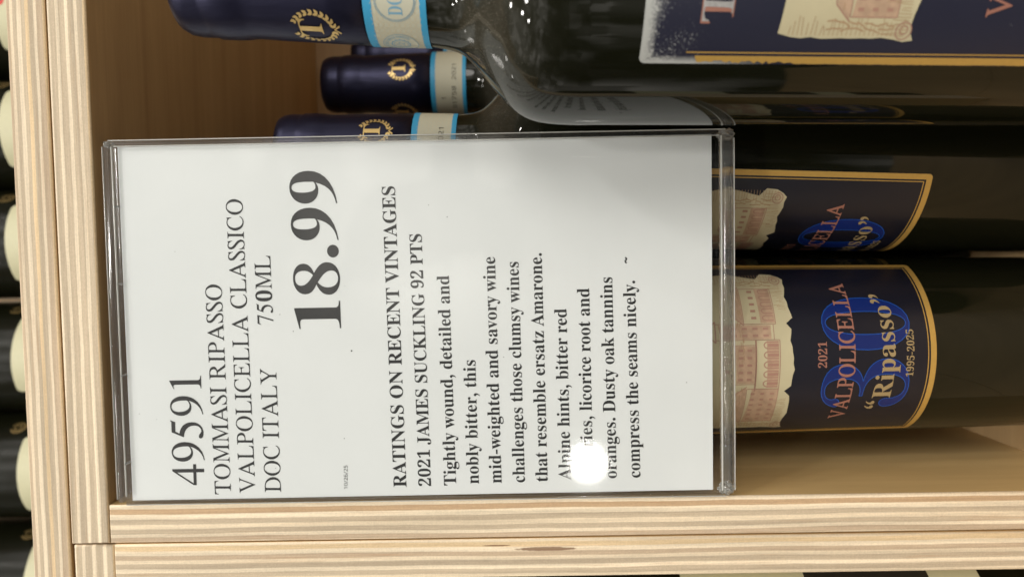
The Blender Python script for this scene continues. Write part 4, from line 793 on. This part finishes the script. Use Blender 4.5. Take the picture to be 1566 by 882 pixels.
def cap_profile():
    # seated over the glass neck
    p = [(16.0, 266.5), (15.6, 280), (14.95, 296), (14.7, 300.5), (14.55, 303.0), (14.65, 305.0), (14.95, 307), (15.05, 310), (14.95, 314.6), (14.5, 315.6), (14.4, 317), (14.4, 320.5), (13.9, 323.3), (12.8, 325.2), (11.0, 326.0), (8.0, 325.95), (4.0, 325.8)]
    return [(r, z - NECK) for r, z in p]


def neck_r(z):
    if z is None:
        return 15.9
    return 16.28 - (z - 248) * 0.010


def cap_r(z):
    if z is None:
        return 15.4
    return 15.6 - (z - 280) * 0.0437


def laurel(cx, cz, r):
    """a T inside an open laurel wreath; returns leaf contours and the T contour"""
    leaves = []
    for side in (-1, 1):
        n = 10
        for i in range(n):
            a = R(-84 + i * 15.6)            # from the tie at the bottom up
            px, pz = cx + side * r * math.cos(a) * 0.98, cz + r * math.sin(a) * 1.12
            tx, tz = -side * math.sin(a) , math.cos(a)
            tx, tz = (side * -math.sin(a), math.cos(a))
            for w in (-1, 1):
                # leaf leaning outward or inward of the stem
                ox, oz = math.cos(a) * side * w, math.sin(a) * w
                L = r * 0.36 * (1 - 0.03 * i); Wd = r * 0.085
                dx, dz = tx * 0.86 + ox * 0.5, tz * 0.86 + oz * 0.5
                q = math.hypot(dx, dz); dx, dz = dx / q, dz / q
                nx, nz = -dz, dx
                leaves.append([(px, pz), (px + dx * L * .3 + nx * Wd, pz + dz * L * .3 + nz * Wd), (px + dx * L * .65 + nx * Wd * .8, pz + dz * L * .65 + nz * Wd * .8),
                               (px + dx * L, pz + dz * L), (px + dx * L * .65 - nx * Wd * .8, pz + dz * L * .65 - nz * Wd * .8), (px + dx * L * .3 - nx * Wd, pz + dz * L * .3 - nz * Wd)])
    # the tie
    for s in (-1, 1):
        leaves.append([(cx, cz - r * 1.10), (cx + s * r * .30, cz - r * 1.42), (cx + s * r * .20, cz - r * 1.46), (cx, cz - r * 1.2)])
    return leaves


def rounded_rect(u0, u1, z0, z1, r, n=5):
    out = []
    for cx, cz, a0 in ((u1 - r, z1 - r, 0), (u0 + r, z1 - r, 90), (u0 + r, z0 + r, 180), (u1 - r, z0 + r, 270)):
        for k in range(n + 1):
            a = R(a0 + 90 * k / n)
            out.append((cx + r * math.cos(a), cz + r * math.sin(a)))
    return out


def arc_text(s, st, cx, cz, r, a0, a1, cap):
    """small capitals set round a circle, clockwise from a0 to a1 degrees"""
    cs, w = text_contours(s, st, 'b')
    out = []
    k = cap / 662.0
    for c in cs:
        o = []
        for x, y in c:
            a = R(a0 + (a1 - a0) * x / w)
            rr = r + y * k
            o.append((cx + rr * math.cos(a), cz + rr * math.sin(a)))
        out.append(o)
    return out


rng = random.Random(4)


def wavy(p0, p1, n, amp, seed):
    g = random.Random(seed)
    out = []
    for i in range(n):
        t = i / n
        out.append((p0[0] + (p1[0] - p0[0]) * t + g.uniform(-amp, amp), p0[1] + (p1[1] - p0[1]) * t + g.uniform(-amp, amp)))
    return out


LU = 42.5                                  # half width of the label along the glass
LT, LB = 221 - 34.0, 221 - 157.0            # label top and bottom above the base


def villa_lines():
    """pen drawing of a long villa with towers: dark strokes, pale strokes and tiny windows"""
    dk, pl = [], []
    z0 = 116.5 + 8
    def rect(x0, x1, a, b, w=0.28):
        dk.extend(stroke([(x0, a), (x1, a), (x1, b), (x0, b)], w, True))
    def win(x, z, w=0.9, h=1.5):
        dk.append([(x, z), (x + w, z), (x + w, z + h), (x, z + h)])
    base = 123.0
    # left wing
    rect(-30, -13, base, base + 12)
    dk.extend(stroke([(-31, base + 12), (-27, base + 16), (-15, base + 16), (-12, base + 12)], 0.35))
    for i in range(6):
        for j in range(3):
            win(-28.6 + i * 2.6, base + 1.4 + j * 3.7)
    # loggia of arches
    rect(-13, 6, base, base + 9)
    for i in range(5):
        cx = -10.8 + i * 3.7
        pts = [(cx - 1.25, base + .5), (cx - 1.25, base + 4.5)] + [(cx + 1.25 * math.cos(R(180 - k * 30)), base + 4.5 + 1.5 * math.sin(R(180 - k * 30))) for k in range(1, 6)] + [(cx + 1.25, base + 4.5), (cx + 1.25, base + .5)]
        dk.extend(stroke(pts, 0.45))
        dk.append([(cx - .6, base + .5), (cx + .6, base + .5), (cx + .6, base + 4.6), (cx - .6, base + 4.6)])
    dk.extend(stroke([(-14, base + 9), (6, base + 9)], 0.6))
    rect(-11, 4, base + 9, base + 17)
    for i in range(5):
        for j in range(2):
            win(-9.6 + i * 2.8, base + 10.5 + j * 3.3, 1.0, 1.8)
    dk.extend(stroke([(-12, base + 17), (-3.5, base + 21), (5, base + 17)], 0.5, True))
    # tower and right wing
    rect(6, 12, base + 2, base + 24)
    dk.extend(stroke([(5, base + 24), (9, base + 28), (13, base + 24)], 0.45, True))
    for j in range(5):
        win(7.2, base + 4 + j * 4, .9, 2); win(9.8, base + 4 + j * 4, .9, 2)
    rect(12, 27, base + 1, base + 13)
    dk.extend(stroke([(11.5, base + 13), (15, base + 17), (25, base + 17), (28, base + 13)], 0.4))
    for i in range(5):
        cx = 14.4 + i * 2.8
        pts = [(cx - .9, base + 1.5), (cx - .9, base + 4.5)] + [(cx + .9 * math.cos(R(180 - k * 36)), base + 4.5 + 1.2 * math.sin(R(180 - k * 36))) for k in range(1, 5)] + [(cx + .9, base + 4.5), (cx + .9, base + 1.5)]
        dk.extend(stroke(pts, 0.4))
        win(cx - .5, base + 8, 1.0, 1.9)
    g = random.Random(9)
    # shaded roofs and cypresses as hatching
    for i in range(60):
        x = -29 + g.random() * 56; z = base + 13.4 + g.random() * 2.5
        pl.extend(stroke([(x, z), (x + 1.6, z + g.uniform(-.1, .25))], 0.25))
    for x in (-33, -31.5, 29, 30.6):
        for k in range(9):
            zz = base + k * 1.9
            pl.extend(stroke([(x + g.uniform(-.8, .8), zz), (x + g.uniform(-.6, .6), zz + 2.2)], 0.35))
    # hatching of the sheet's curling ends and lower edge
    for i in range(90):
        x = -34.5 + 69 * i / 90
        h = 1.5 + 3.5 * g.random() * (1.6 if abs(x) > 24 else 0.8)
        zz = 119.5 + g.uniform(-.3, .6)
        if abs(x) > 17:
            pl.extend(stroke([(x, zz), (x + g.uniform(-.4, .6), zz + h)], 0.16))
    for k in range(26):
        zz = 121 + k * 1.15
        for s in (-1, 1):
            pl.extend(stroke([(s * 34.6, zz), (s * (34.6 - 2 - 3.5 * g.random()), zz + g.uniform(-.5, .5))], 0.16))
    for cx, cz, r in ((31.5, 120.8, 2.2), (31.7, 120.8, 1.1), (-33.2, 120.4, 2.2), (-33.0, 120.4, 1.1)):
        dk.extend(stroke(circle(cx, cz, r, r * .9, 14), .32, True))
    return dk, pl


def parchment_shape():
    g = random.Random(21)
    lower = []
    n = 30
    for i in range(n + 1):
        x = -34 + 66 * i / n
        z = 118.2 + 0.5 * math.sin(x * .35) + g.uniform(-.35, .35)
        if i in (9, 21):
            z += 2.2
        lower.append((x, z))
    pts = [(-35.6, 117.3), (-36.0, 119.8), (-35.4, 122.5)] + [(-35.2 + g.uniform(-.25, .25), 123 + k * 2.6) for k in range(1, 11)]
    pts += [(-34.2, 152.4), (-20, 151.4), (-5, 152.2), (10, 151.3), (24, 152.6), (31, 151.8), (33.6, 149)]
    pts += [(33.2 + 1.4 * math.sin(k * .55) + g.uniform(-.2, .2), 149 - k * 3.0) for k in range(1, 8)]
    pts += [(35.4, 125.5), (35.0, 121.5), (33.6, 119)]
    return [pts + list(reversed(lower))]


def make_label(parent, worn=False):
    me = fill([rounded_rect(-LU, LU, LB, LT, 1.6)])
    lab = bend('label', me, R_body, 0.12, M['worn_label'] if worn else M['navy_label'], parent, 2.0)
    g0, g1 = 0.15, 2.3
    def ring(a, b, zt):
        # a is outer inset, b inner inset
        return [rounded_rect(-LU + a, LU - a, LB + a, zt - a, max(.2, 1.6 - a)), rounded_rect(-LU + b, LU - b, LB + b, zt - b, max(.15, 1.6 - b))]
    if worn:
        # the gold has rubbed away round the top
        q = []
        g = random.Random(5)
        z = LT - 17
        left = [(-LU + g0, LB + g0)]
        zz = LB + g0
        bits = [[(-LU + g0, LB + g0), (LU - g0, LB + g0), (LU - g0, LB + g1), (-LU + g0, LB + g1)]]
        for s in (-1, 1):
            outer, inner = [], []
            k = 0
            zz = LB + g1
            while zz < LT - 15:
                outer.append((s * (LU - g0 - (g.uniform(0, .9) if zz > LT - 40 else g.uniform(0, .12))), zz))
                zz += 0.8
            bits.append(outer + [(s * (LU - g1), zz), (s * (LU - g1), LB + g1)])
        gb = bend('gold_border', fill(bits), R_body, 0.19, M['gold_ink'], lab, 2.0)
        fine = [[(-LU + 3.0, LB + 3.0), (LU - 3.0, LB + 3.0), (LU - 3.0, LB + 3.35), (-LU + 3.0, LB + 3.35)]]
        for s in (-1, 1):
            a, b = sorted((s * (LU - 3.0), s * (LU - 3.35)))
            fine.append([(a, LB + 3.35), (b, LB + 3.35), (b, LT - 12), (a, LT - 12)])
        bend('gold_line', fill(fine), R_body, 0.19, M['gold_ink'], lab, 2.0)
    else:
        bend('gold_border', fill(ring(g0, g1, LT)), R_body, 0.19, M['gold_ink'], lab, 2.0)
        bend('gold_line', fill(ring(3.0, 3.35, LT)), R_body, 0.19, M['gold_ink'], lab, 2.0)
    pm = bend('parchment_scroll', fill(parchment_shape()), R_body, 0.20, M['parchment'], lab, 2.0)
    dk, pl = villa_lines()
    wash = [[(-30, 123), (-13, 123), (-13, 133), (-30, 134.5)], [(-12.6, 123.4), (5.6, 123.4), (5.6, 128), (-12.6, 127.6)], [(-10.6, 132.4), (3.6, 132.2), (3.8, 139.8), (-10.6, 139.2)],
            [(6.3, 126), (11.6, 126), (11.6, 146), (6.3, 145)], [(12.4, 124.2), (26.6, 124.4), (26.8, 130), (12.4, 129.6)], [(-30.5, 135.2), (-12.4, 135.2), (-15, 138.6), (-27, 138.6)], [(12, 136.2), (27.6, 136.2), (25, 139.6), (15, 139.6)]]
    bend('building_wash', quads_mesh(wash), R_body, 0.23, M['wash'], lab, 2.0)
    bend('villa_drawing', quads_mesh(dk), R_body, 0.26, M['sepia'], lab, 2.0)
    bend('hatching', quads_mesh(pl), R_body, 0.255, M['sepia_pale'], lab, 2.0)
    # estate name above the picture
    nm = fit_text('TOMMASI', 'b', -32, 32, 164.5, 8.2)
    bend('estate_lettering', fill(nm), R_body, 0.20, M['copper'], lab, 2.0)
    inner = []
    bend('estate_lettering_fill', fill([[(x * 0.998 + .05, 164.5 + (z - 164.5) * .93 + .3) for x, z in c] for c in fit_text('TOMMASI', 'r', -31.6, 31.6, 164.5, 8.0)]), R_body, 0.26, M['silver'], lab, 2.0)
    # large blue 30
    cs3 = [[(-23.0 + (x - 30) * 0.0435, 73.6 + (y + 14) * 0.0462) for x, y in c] for c in GL['d3'][1]]
    cs0 = [[(1.6 + (x - 30) * 0.0435, 73.6 + (y + 14) * 0.0462) for x, y in c] for c in GL['d0'][1]]
    bend('blue_number', fill(cs3 + cs0), R_body, 0.19, M['blue_number'], lab, 1.5)
    ed = []
    for c in cs3 + cs0:
        ed += stroke(c, 0.28, True)
    bend('blue_number_outline', quads_mesh(ed), R_body, 0.215, M['blue_edge'], lab, 2.0)
    bend('vintage_year', fill(fit_text('2021', 'b', -5, 5, 105.4, 3.2)), R_body, 0.24, M['copper'], lab)
    bend('region_lettering', fill(fit_text('VALPOLICELLA', 'r', -29.5, 29.5, 94.8, 5.8)), R_body, 0.25, M['copper'], lab)
    rg = []
    for c in fit_text('VALPOLICELLA', 'r', -29.5, 29.5, 94.8, 5.8):
        rg += stroke(c, 0.2, True)
    bend('region_lettering_rim', quads_mesh(rg), R_body, 0.262, M['copper'], lab)
    bend('wine_name_lettering', fill(fit_text('<Ripasso>', 'b', -24, 24, 79.7, 6.9)), R_body, 0.26, M['pale_gold'], lab)
    bend('anniversary_years', fill(fit_text('1995-2025', 'b', -9.2, 9.2, 72.6, 2.7)), R_body, 0.27, M['pale_gold'], lab)
    return lab


def sbend(name, me, radius, off, mt, parent, step=2.0):
    for v in me.vertices:
        v.co.y -= NECK
    return bend(name, me, radius, off, mt, parent, step)


def make_strip(parent):
    z0, z1 = 250.6, 268.6
    W = math.pi * 15.9
    st = sbend('paper_seal_strip', fill([[(-W, z0), (W - .02, z0), (W - .02, z1), (-W, z1)]]), neck_r, 0.10, M['strip_paper'], parent, 1.5)
    for a, b in ((z0, z0 + 1.9), (z1 - 2.5, z1)):
        sbend('blue_band', fill([[(-W, a), (W - .02, a), (W - .02, b), (-W, b)]]), neck_r, 0.15, M['blue_band'], st, 1.5)
    wv = []
    for k in range(9):
        for ph in (0, math.pi):
            pts = []
            x = -W
            while x < W:
                pts.append((x, 259.4 + (k - 4) * 1.55 + 0.95 * math.sin(x * 1.55 + ph)))
                x += 0.45
            wv += stroke(pts, 0.10)
    sbend('wavy_line_pattern', quads_mesh(wv), neck_r, 0.14, M['ochre_fine'], st, 50)
    fr = []
    for c0 in (0.0, 2 * W / 3, -2 * W / 3):
        fr.append((c0, None))
    shp = []
    bk = []
    # round mark with the letters DOC
    bk.append(circle(0, 259.4, 5.3, n=36))
    bk.append(circle(-15.6, 259.4, 5.4, n=36))
    sbend('seal_ground', fill(bk), neck_r, 0.16, M['strip_paper'], st, 1.5)
    shp = []
    for c in ((0, 5.5), (-15.6, 5.2)):
        shp += stroke(circle(c[0], 259.4, c[1], n=36), 0.16, True)
    shp += stroke(circle(0, 259.4, 5.9, n=36), 0.12, True)
    shp += stroke(circle(-15.6, 259.4, 2.7, n=20), 0.3, True) + stroke(circle(-15.6, 259.4, 2.1, n=20), 0.15, True)
    for k in range(14):
        a = 2 * math.pi * k / 14
        shp += stroke([(-15.6 + 2.5 * math.cos(a), 259.4 + 2.5 * math.sin(a)), (-15.6 + 3.15 * math.cos(a), 259.4 + 3.15 * math.sin(a))], 0.3)
    star = [(-15.6 + (1.5 if k % 2 == 0 else .62) * math.sin(k * math.pi / 5), 259.4 + (1.5 if k % 2 == 0 else .62) * math.cos(k * math.pi / 5)) for k in range(10)]
    shp += stroke(star, 0.18, True)
    sbend('seal_circle', quads_mesh(shp), neck_r, 0.19, M['blue_fine'], st, 1.0)
    lt = fit_text('DOC', 'b', -4.1, 4.1, 257.4, 4.0)
    lt += arc_text('AGRICOLE ALIMENTARI E DELLE FORESTE', 'b', -15.6, 259.4, 3.75, 225, -45, 0.95)
    sbend('seal_lettering', fill(lt), neck_r, 0.20, M['blue_fine'], st, 1.5)
    nb = fit_text('01758', 's', 12.0, 24, 255.6, 2.2, 714) + fit_text('2021', 's', 27, 35, 255.6, 2.0, 714) + fit_text('1', 's', 17.4, 18.2, 261, 2.3, 714)
    sbend('serial_number', fill(nb), neck_r, 0.19, M['black_print'], st, 1.5)
    return st


def make_capsule(parent):
    cap = new_obj('capsule', lathe(cap_profile(), 96), M['capsule'], parent)
    n = 4
    for k in range(n):
        u = k * 2 * math.pi * 15.4 / n
        lf = laurel(u, 284.0 - NECK, 5.4)
        bend('laurel_wreath', quads_mesh(lf), cap_r, 0.10, M['gold'], cap, 1.0)
        bend('capsule_letter', fill(fit_text('T', 'b', u - 3.3, u + 3.3, 281.4 - NECK, 6.8)), cap_r, 0.10, M['gold'], cap, 1.0)
    return cap


def make_bottle(label, worn):
    t = thing('wine_bottle', label, 'wine bottle', (0, 0, 0), 'navy capped red wine bottles in the crate')
    new_obj('glass_body', lathe(body_profile(), 128, False, True), M['glass'], t)
    make_capsule(t); make_strip(t); make_label(t, worn)
    return t


def kid(o, name):
    return [c for c in o.children if c.name.split('.')[0] == name][0]


def place(t, x, y, label_az, cap_az, strip_az, lean_x=0.0, lean_y=0.0):
    """azimuths in degrees from straight-at-the-viewer, positive to the right"""
    t.location = Vector((x, y, BASE)) * S
    m = Matrix.Rotation(R(lean_x), 4, 'Y') @ Matrix.Rotation(R(lean_y), 4, 'X')
    t.rotation_euler = m.to_euler()
    for nm, az in (('label', label_az), ('capsule', cap_az), ('paper_seal_strip', strip_az)):
        kid(t, nm).rotation_euler = (0, 0, R(az))


def copy_tree(o, parent=None):
    c = o.copy(); col.objects.link(c); c.parent = parent
    for ch in list(o.children):
        copy_tree(ch, c)
    return c


A = make_bottle('nearest dusty wine bottle, its navy label scuffed white, right of the price sign', True)
Bt = make_bottle('wine bottle with gold edged navy label facing forward, beside the plywood side wall', False)
place(A, 70.5, -41, 19, 27, -29, 2.1)
place(Bt, -40, 44, 1, 20, 40, 0)
b2 = copy_tree(Bt)
b2['label'] = 'wine bottle behind the sign corner, its navy label turned away to the left'
place(b2, 32.3, 46, -77, 23, -96, 2.6)
b3 = copy_tree(Bt)
b3['label'] = 'wine bottle further back, its whole rounded capsule showing between two nearer necks'
place(b3, 88, 122, 30, 17, -103, 0.6)
b4 = copy_tree(Bt)
b4['label'] = 'rearmost wine bottle, a thin slice of capsule peeking past the scuffed bottle neck'
place(b4, 122, 194, -40, 60, 60, 0.4)

b5 = copy_tree(Bt)  # added bottle that keeps the gap between the front pair dark
b5['label'] = 'added wine bottle, its dark glass closing the gap between two labelled bottles'
place(b5, -6, 122, 80, 50, -60, 0.0)

# ------------------------------------------------------------------ bottles with cream labels on the crate above
def dark_profile(h=320, r=38.7):
    return [(28, 0.8), (33, 0), (36, 1.5), (r, 6), (r, 60), (r, 120), (r, 200), (r - .6, 210), (r - 3, 219), (r - 8, 228), (r - 15, 238), (18, 248), (15.5, 258), (14.6, 275), (14.3, 300), (14.5, h - 4), (12.5, h - .5), (10, h)]


def dark_bottle(label, group):
    t = thing('dark_bottle', label, 'wine bottle', (0, 0, 0), group)
    new_obj('glass_body', lathe(dark_profile(), 96), M['glass_clean'], t)
    rr = lambda z: 38.7
    lb = bend('label', fill([rounded_rect(-28, 28, 40, 158, 3)]), rr, 0.15, M['cream'], t, 2.0)
    bl = [rounded_rect(-27.9, 27.9, 60, 109, 1)]
    bend('black_panel', fill(bl), rr, 0.22, M['black_print'], lb, 2.0)
    bend('gold_emblem', quads_mesh(laurel(35.5, 166.0, 4.0) + stroke(circle(35.5, 166, 2.2, n=16), .6, True)), rr, 0.2, M['gold'], t, 1.0)
    return t


ups = [(-226, 'sixth from the right, cut by the frame corner'), (-148, 'fourth'), (-69, 'third')]
d0 = dark_bottle('x', 'dark bottles with cream labels on the crate above')
upper = [
    (168.5, 0, 'dark bottle on the upper crate, red dot on its cream label, rightmost'),
    (90.5, 0, 'dark bottle on the upper crate, second from the right, cream label facing forward'),
    (14.0, 0, 'dark bottle on the upper crate above the middle of the price sign'),
    (-66.5, 10, 'dark bottle on the upper crate above the left part of the price sign'),
    (-144.5, 0, 'dark bottle on the upper crate above the corner where the two lower bays meet'),
    (-225.5, 10, 'leftmost dark bottle on the upper crate, only the edge of its cream label in view'),
]
for i, (x, az, lb) in enumerate(upper):
    b = d0 if i == 0 else copy_tree(d0)
    b['label'] = lb
    b.location = Vector((x, 252, 182.2)) * S
    b.rotation_euler.z = R(az)
# red mark on the label of the first of them
rm = bend('red_mark', fill([circle(4, 154, 3.5)]), lambda z: 38.7, 0.25, M['red'], kid(d0, 'label'), 2.0)

ln = copy_tree(d0)
for c in list(ln.children_recursive):
    if c.name.startswith('red_mark'):
        bpy.data.objects.remove(c)
ln['label'] = 'dark bottle with cream and black label in the neighbouring bay, glimpsed past its side board'
ln['group'] = 'bottles in the neighbouring bay'
ln.location = Vector((-161, 42, BASE)) * S
ln.rotation_euler.z = R(27)

# ------------------------------------------------------------------ price sign in its acrylic holder
SX0, SX1, SZ0, SZ1 = -89.3, 43.4, -78.4, 148.3
PX0, PX1, PZ0, PZ1 = -88.0, 41.8, -71.0, 143.9
sign = thing('price_sign', 'white card in a clear acrylic holder, big 18.99 in black, at the bay front', 'price sign', (0, 0, 0))
yf = -1.2          # front sheet
g = random.Random(3)
# paper, very slightly bowed
bm = bmesh.new()
nx, nz = 14, 22
grid = [[bm.verts.new(((PX0 + (PX1 - PX0) * i / nx + 0.8 * (j / nz - .5) * -.9) * S, (0.55) * S, (PZ0 + (PZ1 - PZ0) * j / nz) * S)) for j in range(nz + 1)] for i in range(nx + 1)]
for i in range(nx):
    for j in range(nz):
        bm.faces.new((grid[i][j], grid[i + 1][j], grid[i + 1][j + 1], grid[i][j + 1]))
bmesh.ops.recalc_face_normals(bm, faces=bm.faces)
ret = bmesh.ops.extrude_face_region(bm, geom=list(bm.faces))
for v in [v for v in ret['geom'] if isinstance(v, bmesh.types.BMVert)]:
    v.co.y += 0.12 * S
me = bpy.data.meshes.new('paper'); bm.to_mesh(me); bm.free()
paper = new_obj('paper_card', me, M['paper'], sign)

LINES = [
    ('item_number', '49591', 'r', -82.9, -42.2, 116.9, 116.7, 11.8, 676),
    ('text_line', 'TOMMASI RIPASSO', 'r', -86.5, -8.8, 107.2, 107.9, 5.85, 662),
    ('text_line', 'VALPOLICELLA CLASSICO', 'r', -86.2, 22.0, 98.1, 99.2, 5.85, 662),
    ('text_line', 'DOC ITALY', 'r', -86.0, -40.0, 88.6, 88.9, 5.85, 662),
    ('bottle_size', '750ML', 'r', -23.9, 1.3, 89.4, 89.7, 5.85, 676),
    ('price', '18.99', 'p', -25.6, 31.7, 64.6, 65.1, 16.9, 688),
    ('print_date', '10/26/25', 's', -85.2, -76.4, 63.9, 63.7, 1.4, 714),
    ('text_line', 'RATINGS ON RECENT VINTAGES', 'b', -84.8, 25.6, 42.1, 43.6, 4.75, 662),
    ('text_line', '2021 JAMES SUCKLING 92 PTS', 'b', -84.6, 8.2, 33.0, 34.3, 4.55, 676),
    ('text_line', 'Tightly wound, detailed and', 'b', -84.5, -7.1, 23.7, 24.7, 4.5, 662),
    ('text_line', 'nobly bitter, this', 'b', -84.0, -38.1, 15.3, 15.7, 4.5, 662),
    ('text_line', 'mid-weighted and savory wine', 'b', -83.9, -0.6, 6.9, 7.8, 4.5, 662),
    ('text_line', 'challenges those clumsy wines', 'b', -83.8, -2.5, -1.7, -0.7, 4.5, 662),
    ('text_line', 'that resemble ersatz Amarone.', 'b', -83.6, 0.5, -10.1, -9.2, 4.5, 662),
    ('text_line', 'Alpine hints, bitter red', 'b', -83.1, -19.9, -18.7, -17.9, 4.5, 662),
    ('text_line', 'cherries, licorice root and', 'b', -83.0, -12.6, -26.9, -26.3, 4.5, 662),
    ('text_line', 'oranges. Dusty oak tannins', 'b', -82.8, -8.7, -35.6, -34.7, 4.5, 662),
    ('text_line', 'compress the seams nicely.', 'b', -82.7, -10.1, -44.3, -43.0, 4.5, 662),
]
for nm, tx, st, x0, x1, z0, z1, cap, cu in LINES:
    wall_print(nm, fill(fit_text(tx, st, x0, x1, z0, cap, cu, z1)), 0.47, M['ink'], paper)
wall_print('tilde_mark', quads_mesh(stroke([(-3.7, -40.0), (-3.2, -39.4), (-2.7, -39.6), (-2.2, -40.1), (-1.6, -39.5)], 0.5)), 0.47, M['ink'], paper)
sp = []
for k in range(16):
    x, z, r = g.uniform(PX0 + 3, PX1 - 3), g.uniform(PZ0 + 3, PZ1 - 3), g.uniform(.08, .2)
    sp.append(circle(x, z, r, n=6))
sp.append(circle(-34, 61, .3, n=8))
wall_print('toner_specks', quads_mesh(sp), 0.47, M['ink'], paper)

# acrylic: two sheets and the thick perimeter
wall_print('front_sheet', quads_mesh([[(SX0 + 1.2, SZ0 + 1), (SX1 - 1.5, SZ0 + 1), (SX1 - 1.5, SZ1 - 1), (SX0 + 1.2, SZ1 - 1)]]), yf, M['sheet'], sign)
wall_print('back_sheet', quads_mesh([[(SX0 + 1.2, SZ0 + 1), (SX1 - 1.5, SZ0 + 1), (SX1 - 1.5, SZ1 - 1), (SX0 + 1.2, SZ1 - 1)]]), 2.2, M['sheet'], sign)
yb = 3.2
new_obj('bottom_fold', box_mesh(SX0 + .6, SX1, yf - .3, yb + 1.6, SZ0, SZ0 + 3.8, 1.1, 3), M['edge_thick'], sign)
new_obj('top_fold', box_mesh(SX0 + .6, SX1, yf - .2, yb + .6, SZ1 - 2.6, SZ1, .9, 3), M['edge'], sign)
new_obj('right_edge', box_mesh(SX1 - 1.7, SX1 - 0.1, yf - .1, yb - .6, SZ0 + 3.9, SZ1 - 2.7, .3, 1), M['edge'], sign)
new_obj('left_edge', box_mesh(SX0, SX0 + 1.1, yf - .1, yb - .6, SZ0 + 3.9, SZ1 - 2.7, .3, 1), M['edge'], sign)
# thin pale rods added along the acrylic edges, painting the light they catch
for nm, x0, x1, z0, z1 in (('edge_shine_rod', SX0 + 2, SX1 - 2, SZ0 + 4.1, SZ0 + 4.6), ('edge_shine_rod', SX0 + 2, SX1 - 3, SZ0 - .35, SZ0 - .05), ('edge_shine_rod', SX0 + 2, SX1 - 2, SZ1 + .05, SZ1 + .3),
                           ('edge_shine_rod', SX0 + 3, SX1 - 2, SZ1 - 3.3, SZ1 - 2.95), ('edge_shine_rod', SX1, SX1 + .35, SZ0 + 3, SZ1 - 2), ('edge_shine_rod', SX1 - 2.1, SX1 - 1.8, SZ0 + 5, SZ1 - 4), ('edge_shine_rod', SX0 - .25, SX0 - .05, SZ0 + 3, SZ1 - 3)):
    new_obj(nm, box_mesh(x0, x1, yf - .25, yf + .5, z0, z1, .08, 1), M['cut'], sign)
for me_o in sign.children:
    if me_o.name.startswith(('bottom_fold', 'top_fold')):
        smooth(me_o.data)


def chip(name, x, z, sx, sz, seed):
    g = random.Random(seed)
    bm = bmesh.new()
    bmesh.ops.create_icosphere(bm, subdivisions=3, radius=1)
    for v in bm.verts:
        k = 1 + g.uniform(-.28, .22)
        v.co = Vector(((x + v.co.x * sx * k) * S, (0.8 + v.co.y * 2.6 * k) * S, (z + v.co.z * sz * k) * S))
    me = bpy.data.meshes.new(name); bm.to_mesh(me); bm.free()
    return new_obj(name, me, M['chip'], sign)


chip('chipped_corner', SX1 - 1.6, SZ0 + 2.3, 2.2, 3.2, 1)
chip('chipped_corner', SX0 + 2.2, SZ0 + 2.4, 2.3, 3.0, 2)
chip('chipped_corner', SX1 - 1.0, SZ1 - 1.3, 1.2, 1.6, 3)
for z in (96, 66, 32, -5, -40):
    pass
for i, x in enumerate((-74, -41.5, -8, 20)):
    chip('weld_spot', x, SZ1 - 3.6, 0.35, 0.9, 10 + i)
